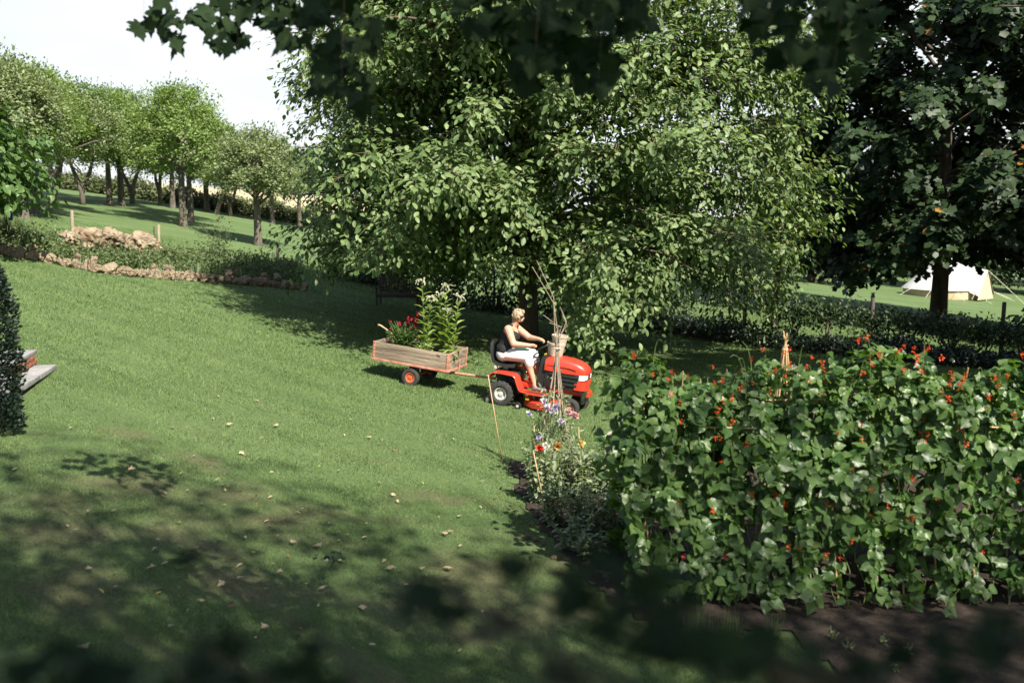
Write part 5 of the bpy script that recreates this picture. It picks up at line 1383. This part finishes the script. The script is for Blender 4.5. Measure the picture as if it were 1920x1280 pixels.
# flower spikes: every spike a part
def spike_mesh():
    P = np.stack([rng.normal(size=16)*.013, rng.normal(size=16)*.013, rng.random(16)*.075], 1)
    V, F, r = cloud(P, nrm(rdir(16)+np.array([0, -.2, .2])), rdir(16), rng.uniform(.014, .026, 16), L_BEAN, rng.random(16))
    me = tri_mesh('flower', V, F, r); me.materials.append(M_bflower); return me
spk = [spike_mesh() for _ in range(4)]
for i in range(170):
    x = BXL+(BXR-1.2-BXL)*random.random()
    if i < 95:
        z = float(bean_top(x))+random.uniform(-.22, .20); y = BY+.42+random.uniform(-.22, .15)
    else:
        z = random.uniform(.45, 1.75); y = BY+.62*z/2.1-random.uniform(.12, .24)
    o = link('flower', random.choice(spk), None, bn); q = random.uniform(.55, .95)
    o.matrix_basis = Matrix.Translation((x, y, z)) @ Euler((random.uniform(-.6, .6), random.uniform(-.6, .6), random.uniform(0, 6))).to_matrix().to_4x4() @ Matrix.Scale(q, 4)

# ---- bamboo wigwam and oddments behind the beans
wp = at(1468, 770, 11.6); wp.z = 0
wg = thing('bamboo_wigwam', tuple(wp), 'pale bamboo cane wigwam with tied top rising behind the beans', 'plant support')
for i in range(7):
    a = 2*PI*i/7+.3
    tube_obj('cane', [(wp.x+.30*math.cos(a), wp.y+.30*math.sin(a), -.05), (wp.x+.022*math.cos(a+.3), wp.y+.022*math.sin(a+.3), 2.0), (wp.x-.03*math.cos(a), wp.y-.03*math.sin(a), 2.14+random.uniform(-.05, .06))], [.009, .008, .007], M_cane, wg, 6)
b = torus_bm(.03, .006, 14, 6, 'Z', (wp.x, wp.y, 1.98)); bm_obj('twine', b, M_rope, wg, 50)
sb = at(1488, 700, 11.9)
sc_ = thing('cane_topper', (sb.x, sb.y, 0), 'shaggy grey white ball on a stick beside the bamboo wigwam', 'ornament')
tube_obj('stick', [(sb.x, sb.y, -.05), (sb.x, sb.y, sb.z)], .010, M_oldcane, sc_, 6)
n = 900; q = rdir(n); P = np.array(tuple(sb))+q*np.array([.062, .062, .08])
V, F, r = cloud(P, nrm(np.stack([q[:, 0], q[:, 1], q[:, 2]-.9], 1)+.3*rdir(n)), q, rng.uniform(.03, .06, n), L_SPEAR, rng.random(n))
link('fibres', tri_mesh('fibres', V, F, r), leafmat('grey_fibre', (.22, .21, .19), (.50, .48, .45), .1, .8, .2), sc_)
b = lathe_bm([(.001, -.075), (.045, -.055), (.06, 0), (.045, .055), (.001, .075)], 14, 'Z', tuple(sb)); bm_obj('core', b, M_oldcane, sc_, 60)
pk = at(1588, 742, 11.0)
pn = thing('pink_cloth', (pk.x, pk.y, 0), 'folded pink cloth hung on a cane among the beans', 'cloth')
tube_obj('cane', [(pk.x, pk.y, -.05), (pk.x, pk.y, pk.z+.12)], .008, M_oldcane, pn, 6)
b = bmesh.new(); rows = []
for i in range(7):
    rows.append([b.verts.new((pk.x-.09+.18*j/8+.01*math.sin(i), pk.y-.03-.02*math.sin(j*1.6+i*.5)-(.02 if i > 3 else 0), pk.z+.08-.15*i/6-.012*math.sin(j*.9))) for j in range(9)])
for i in range(6):
    for j in range(8): b.faces.new((rows[i][j], rows[i][j+1], rows[i+1][j+1], rows[i+1][j]))
bmesh.ops.solidify(b, geom=b.faces[:], thickness=.006); bm_obj('cloth', b, mat('pink_cotton', (.45, .22, .38), .85, var=.1, scale=20), pn, 60)
bb = at(1590, 784, 10.6)
bt = thing('blue_bottle', (bb.x, bb.y, 0), 'small blue bottle upturned on a cane among the beans', 'bottle')
tube_obj('cane', [(bb.x, bb.y, -.05), (bb.x, bb.y, bb.z)], .007, M_oldcane, bt, 6)
b = lathe_bm([(.012, -.06), (.014, -.02), (.03, 0), (.032, .07), (.02, .085), (.001, .088)], 14, 'Z', tuple(bb)); bm_obj('bottle_glass', b, mat('blue_plastic', (.03, .10, .42), .3), bt, 50)

# ---- sweet pea wigwam of twigs, its tops waving free
sp0 = ground(1040, 905)
sw = thing('sweet_pea_wigwam', tuple(sp0), 'tall wigwam of crooked hazel twigs tied at the waist with sweet peas', 'plant support')
tie = at(1045, 652, sp0.y); ZT = tie.z
feet = [(-.40, .0), (-.26, -.22), (-.08, -.28), (.10, -.26), (.26, -.18), (.34, .05), (-.16, .24), (.15, .25)]
ends = [at(998, 500, sp0.y), at(1018, 590, sp0.y), at(1050, 575, sp0.y+.1), at(1055, 590, sp0.y), at(1006, 488, sp0.y), at(1042, 610, sp0.y), at(1030, 605, sp0.y), at(1060, 615, sp0.y)]
for i, ((dx, dy), e) in enumerate(zip(feet, ends)):
    f0 = Vector((sp0.x+dx, sp0.y+dy, sp0.z-.05)); c = Vector((tie.x+.03*math.cos(i*.8), sp0.y+.03*math.sin(i*.8), ZT+.02*i))
    m1 = f0.lerp(c, .5)+Vector((random.uniform(-.05, .05), random.uniform(-.05, .05), 0)); m2 = c.lerp(e, .5)+Vector((.10 if e.z > ZT+.3 else .02, 0, .05))
    pts = np.array([tuple(p) for p in (f0, f0.lerp(m1, .5)+Vector((.02, 0, 0)), m1, m1.lerp(c, .5), c, c.lerp(m2, .6), m2, e)])
    tube_obj('twig', pts, np.linspace(.0105, .004, 8), M_hazel, sw, 6)
b = torus_bm(.045, .008, 16, 6, 'Z', (tie.x, sp0.y, ZT)); bm_obj('twine', b, M_rope, sw, 50)
pvs, pl_ = [], []
for i in range(16):
    a = 2*PI*i/16; h = random.uniform(.75, 1.25); t_ = np.linspace(0, 1, 14)
    rr = .36*(1-t_*.62)+.03*np.sin(t_*17+i); pth = np.stack([sp0.x+rr*np.cos(a+.3*np.sin(t_*5+i)), sp0.y+rr*np.sin(a+.3*np.sin(t_*5+i)), sp0.z+t_*h], 1)
    pvs.append(tube(pth, .004, 4, False)); pl_.append(pth[3:])
V, F, r = merge(pvs); swp = thing('sweet_pea_plant', tuple(sp0), 'sweet pea vines with pale mauve flowers climbing the twig wigwam', 'plant'); link('vines', tri_mesh('vines', V, F), M_stem, swp)
pl_ = np.concatenate(pl_); n = 1100; b = rng.integers(len(pl_), size=n); P = pl_[b]+rng.normal(size=(n, 3))*.05
V, F, r = cloud(P, rdir(n), nrm(rdir(n)*.7+np.array([0, -.3, .7])), rng.uniform(.035, .08, n), L_SPEAR, rng.random(n)); link('leaves', tri_mesh('leaves', V, F, r), M_bedleaf, swp)
M_mauve = leafmat('mauve_petal', (.42, .38, .55), (.62, .58, .70), .3, .5, .3, tcol=(1, 1, 1)); M_pink = leafmat('pink_petal', (.62, .34, .36), (.75, .50, .48), .3, .5, .3, tcol=(1, .8, .8))
y_ = sp0.y-.35
blossoms(swp, [at(1034, 771, y_), at(1040, 768, y_), at(993, 775, y_), at(1020, 752, y_), at(1010, 820, y_), at(1044, 761, y_), at(1026, 764, y_), at(1052, 790, y_)], .065, M_mauve)
blossoms(swp, [at(1072, 778, y_), at(1079, 780, y_), at(1066, 772, y_)], .07, M_pink)

# ---- mixed bed: bushy plants with dahlias
bedp = []
beds = [(1010, 945, .85, 16), (1045, 930, .80, 16), (1085, 935, .78, 16), (1125, 930, .85, 16), (1165, 935, .9, 16), (1040, 985, .70, 13), (1085, 1000, .75, 15), (1125, 1010, .75, 14), (1160, 1020, .7, 12), (1075, 1035, .5, 8), (1110, 1050, .5, 8), (1010, 905, .6, 9)]
for i, (px, py, h, ns) in enumerate(beds):
    p = ground(px, py)
    r_, tops = herb('bed_plant', p, [(random.uniform(-.24, .24), random.uniform(-.2, .2), h*random.uniform(.5, 1)) for _ in range(ns)], 'bushy grey green leafed plant crowded in the vegetable bed', 'plant', M_bedleaf, L_SPEAR_W, (.08, .15), 19, 'bushy plants of the vegetable bed', .15, .4)
for px, py, dep, s_, m_, lb in [(1013, 841, 11.5, .065, leafmat('scarlet_petal', (.55, .02, .012), (.70, .05, .02), .2, .5, .3, tcol=(1, .5, .4)), 'scarlet dahlia flower on a stem at the twig wigwam foot'), (1024, 836, 11.5, .06, M_white, 'white dahlia flower beside the scarlet one'), (1045, 836, 11.5, .065, leafmat('apricot_petal', (.62, .30, .07), (.75, .45, .16), .2, .5, .3, tcol=(1, .8, .4)), 'apricot dahlia flower under the sweet peas'), (1090, 832, 11.4, .06, leafmat('yellow_petal', (.70, .52, .16), (.80, .66, .30), .2, .5, .3, tcol=(1, .9, .5)), 'yellow dahlia flower standing by a thin cane'), (1143, 818, 11.2, .06, M_white, 'pale pink white dahlia near the end of the beans')]:
    e = at(px, py, dep); dh = thing('dahlia', (e.x, e.y+.06, T(e.x, e.y)), lb, 'flower')
    tube_obj('stem', [(e.x+.04, e.y+.06, T(e.x, e.y)-.05), (e.x+.02, e.y+.04, e.z*.6), tuple(e)], .006, M_stem, dh, 5)
    blossoms(dh, [e, e+Vector((0, -.01, .012))], s_, m_, 'flower_head', 9)
    n = 14; P = np.stack([np.full(n, e.x)+.03*rng.normal(size=n), np.full(n, e.y+.06)+.03*rng.normal(size=n), T(e.x, e.y)+e.z*rng.uniform(.2, .85, n)], 1)
    V, F, r = cloud(P, nrm(rdir(n)+np.array([0, 0, .2])), nrm(rdir(n)*.5+np.array([0, -.2, 1])), rng.uniform(.07, .13, n), L_SPEAR_W, rng.random(n)); link('leaves', tri_mesh('leaves', V, F, r), M_bedleaf, dh)
# red spike flower leaning out of the bed
e0, e1 = at(1110, 860, 12.4), at(1152, 812, 12.3); e0.z = max(e0.z, .2)
hs = thing('red_spike_flower', (e0.x, e0.y, T(e0.x, e0.y)), 'dark leafy stalk with red tip leaning towards the beans', 'flower')
tube_obj('stalk', [(e0.x-.05, e0.y, -.03), tuple(e0), tuple(e1)], [.008, .007, .004], M_stem, hs, 5)
blossoms(hs, [e1, e1+Vector((-.02, 0, -.015))], .025, M_rust)
n = 40; q = rng.random(n)[:, None]; P = np.array(tuple(e0))*(1-q)+np.array(tuple(e1))*q
V, F, r = cloud(P, rdir(n), rdir(n), rng.uniform(.03, .06, n), L_SPEAR, rng.random(n)); link('leaves', tri_mesh('leaves', V, F, r), M_snap, hs)
# low bits by the bed's edge
p = ground(1000, 930)
herb('low_herb', p, [(random.uniform(-.15, .15), random.uniform(-.1, .1), .10) for _ in range(6)], 'small blue green herb at the lawn edge of the bed', 'plant', leafmat('glaucous_leaf', (.09, .15, .14), (.20, .28, .25), .1, .5, .3), L_BEAN, (.06, .10), 4)
for px, py in ((1018, 938), (1010, 930)):
    q = ground(px, py); r_, t_ = herb('red_bedding_flower', q, [(random.uniform(-.1, .1), random.uniform(-.1, .1), .10) for _ in range(4)], 'low red bedding flower on the soil near the leaning cane', 'flower', M_snap, L_SPEAR, (.04, .07), 5, 'low red bedding flowers'); blossoms(r_, t_, .025, M_crim)
# single leaning canes
def cane(a, b, label, rad=.008, m_=M_cane, mid=(0, 0, 0)):
    c = (a+b)/2+Vector(mid); V, F, r = tube([tuple(a), tuple(c), tuple(b)], [rad, rad, rad*.8], 6)
    tag(link('garden_cane', tri_mesh('garden_cane', V, F, smooth=True), m_), label, 'cane')
a = ground(943, 866); cane(a+Vector((0, 0, -.05)), at(915, 702, a.y), 'thin bamboo cane leaning at the corner of the bed before the mower wheel')
a = ground(1027, 972); cane(a+Vector((0, 0, -.05)), at(1000, 845, a.y), 'bamboo cane leaning over the bushy plants at the bed edge')
cane(at(1003, 845, 12.6), at(1001, 806, 12.6)+Vector((0, .02, .1)), 'short upright cane end beside the scarlet dahlia', .007)
a = ground(1090, 905); cane(a+Vector((0, 0, -.05)), at(1085, 800, a.y), 'thin cane standing behind the yellow dahlia', .007)
a = ground(1158, 910); cane(a+Vector((0, 0, -.05)), at(1157, 838, a.y), 'short cane at the end of the bean row', .007)
cane(ground(1092, 1042)+Vector((0, 0, .02)), ground(1050, 985)+Vector((0, 0, .28)), 'bent dry stick lying in the front of the bed', .008, M_hazel, (.03, 0, .05))
# pale stones and clods along the bed edge
for px, py in ((988, 1011), (1005, 1015), (1020, 1022), (1060, 1030), (1000, 985), (1100, 1060), (1040, 1050)):
    p = ground(px, py); o = link('pebble', rock_me[int(px) % 10], None); s_ = random.uniform(.04, .08)
    o.matrix_basis = Matrix.Translation((p.x, p.y, p.z+.02)) @ Matrix.Diagonal((s_, s_, s_*.7, 1)); tag(o, 'pale pebble lying along the lawn edge of the bed', 'stone', 'pebbles along the bed edge')
# rough grass and weeds before the beans
for px, py, h in ((1300, 1195, .38), (1260, 1180, .32), (1370, 1200, .30), (1450, 1195, .26), (1230, 1205, .30), (1330, 1220, .36)):
    sword_clump(px, py, h, 70, .018, M_grass, 'rough grass tuft growing at the foot of the beans', 'grass tufts at the foot of the beans', 'grass_tuft', 'grass')
for px, py in ((1590, 1225), (1650, 1215), (1700, 1235), (1760, 1222), (1840, 1240), (1560, 1205), (1880, 1215), (1680, 1265)):
    p = ground(px, py)
    herb('weed_seedling', p, [(random.uniform(-.06, .06), random.uniform(-.05, .05), random.uniform(.05, .13)) for _ in range(5)], 'little green weed seedling on bare soil before the beans', 'plant', M_bedleaf, L_SPEAR_W, (.03, .06), 5, 'weeds on the bare soil')

# ---- fallen leaves on the lawn
M_fall = [leafmat('dry_leaf_buff', (.36, .27, .16), (.52, .43, .29), .2, .8, .2, tcol=(1, .9, .7)), leafmat('dry_leaf_yellow', (.42, .33, .07), (.55, .45, .12), .2, .7, .2, tcol=(1, .9, .5)), leafmat('dry_leaf_brown', (.16, .085, .045), (.26, .15, .08), .15, .8, .2, tcol=(1, .8, .6))]
fm_me = []
for i in range(6):
    tv, tf = (L_MAP, L_WAL, L_SPEAR_W)[i % 3]; tv = tv.copy(); tv[:, 2] += .35*tv[:, 0]**2*(1 if i % 2 else -1)+.2*(tv[:, 1]-.5)**2+.06
    me = tri_mesh('fallen_leaf', tv, tf, np.full(len(tv), .3)); me.materials.append(M_fall[(0, 0, 1, 0, 2, 0)[i]]); fm_me.append(me)
def fallen(px, py, s, k, label, group='leaves fallen on the lawn'):
    p = ground(px, py); o = link('fallen_leaf', fm_me[k], None)
    o.matrix_basis = Matrix.Translation((p.x, p.y, p.z+.035)) @ Euler((random.uniform(-.35, .35), random.uniform(-.35, .35), random.uniform(0, 6))).to_matrix().to_4x4() @ Matrix.Scale(s, 4)
    tag(o, label, 'leaf', group)
nm_l = ['pale buff maple leaf fallen on the lawn', 'pale buff narrow leaf fallen on the lawn', 'yellow leaf fallen on the lawn', 'curled pale maple leaf fallen on the lawn', 'brown withered leaf fallen on the lawn', 'curled pale narrow leaf fallen on the lawn']
cnt = 0
while cnt < 150:
    px = random.triangular(10, 1230, 520); py = random.triangular(640, 1270, 1060)
    if px > 900+.55*(py-860) or (px < 120 and py < 800): continue
    k = random.choice([0, 1, 1, 2, 3, 4, 5]); dd = (py-394)/366
    fallen(px, py, random.uniform(.035, .075)*(1.1 if k in (0, 3) else .9), k, nm_l[k], 'fallen leaves: '+nm_l[k][:12]); cnt += 1
for px, py in ((1125, 640), (1165, 655), (1230, 645), (1190, 690), (1270, 660), (1142, 668), (840, 620), (600, 590), (1340, 655)):
    fallen(px, py, .10, 1, 'pale leaf fallen on the shaded lawn behind the beans', 'leaves fallen on the shaded lawn')
p = ground(620, 1052)
dl = thing('leaf_sprig', tuple(p), 'dark crumpled leafy sprig lying on the worn grass patch', 'sprig')
n = 16; P = np.array(tuple(p))+rng.normal(size=(n, 3))*np.array([.05, .04, .015])+np.array([0, 0, .05])
V, F, r = cloud(P, rdir(n), nrm(rdir(n)*.7+np.array([0, 0, .7])), rng.uniform(.05, .09, n), L_WAL, rng.random(n)); link('leaves', tri_mesh('leaves', V, F, r), M_ivy, dl)
tube_obj('stalk', [tuple(p+Vector((-.08, 0, .04))), tuple(p+Vector((.09, .02, .06)))], .004, M_twig, dl, 5)
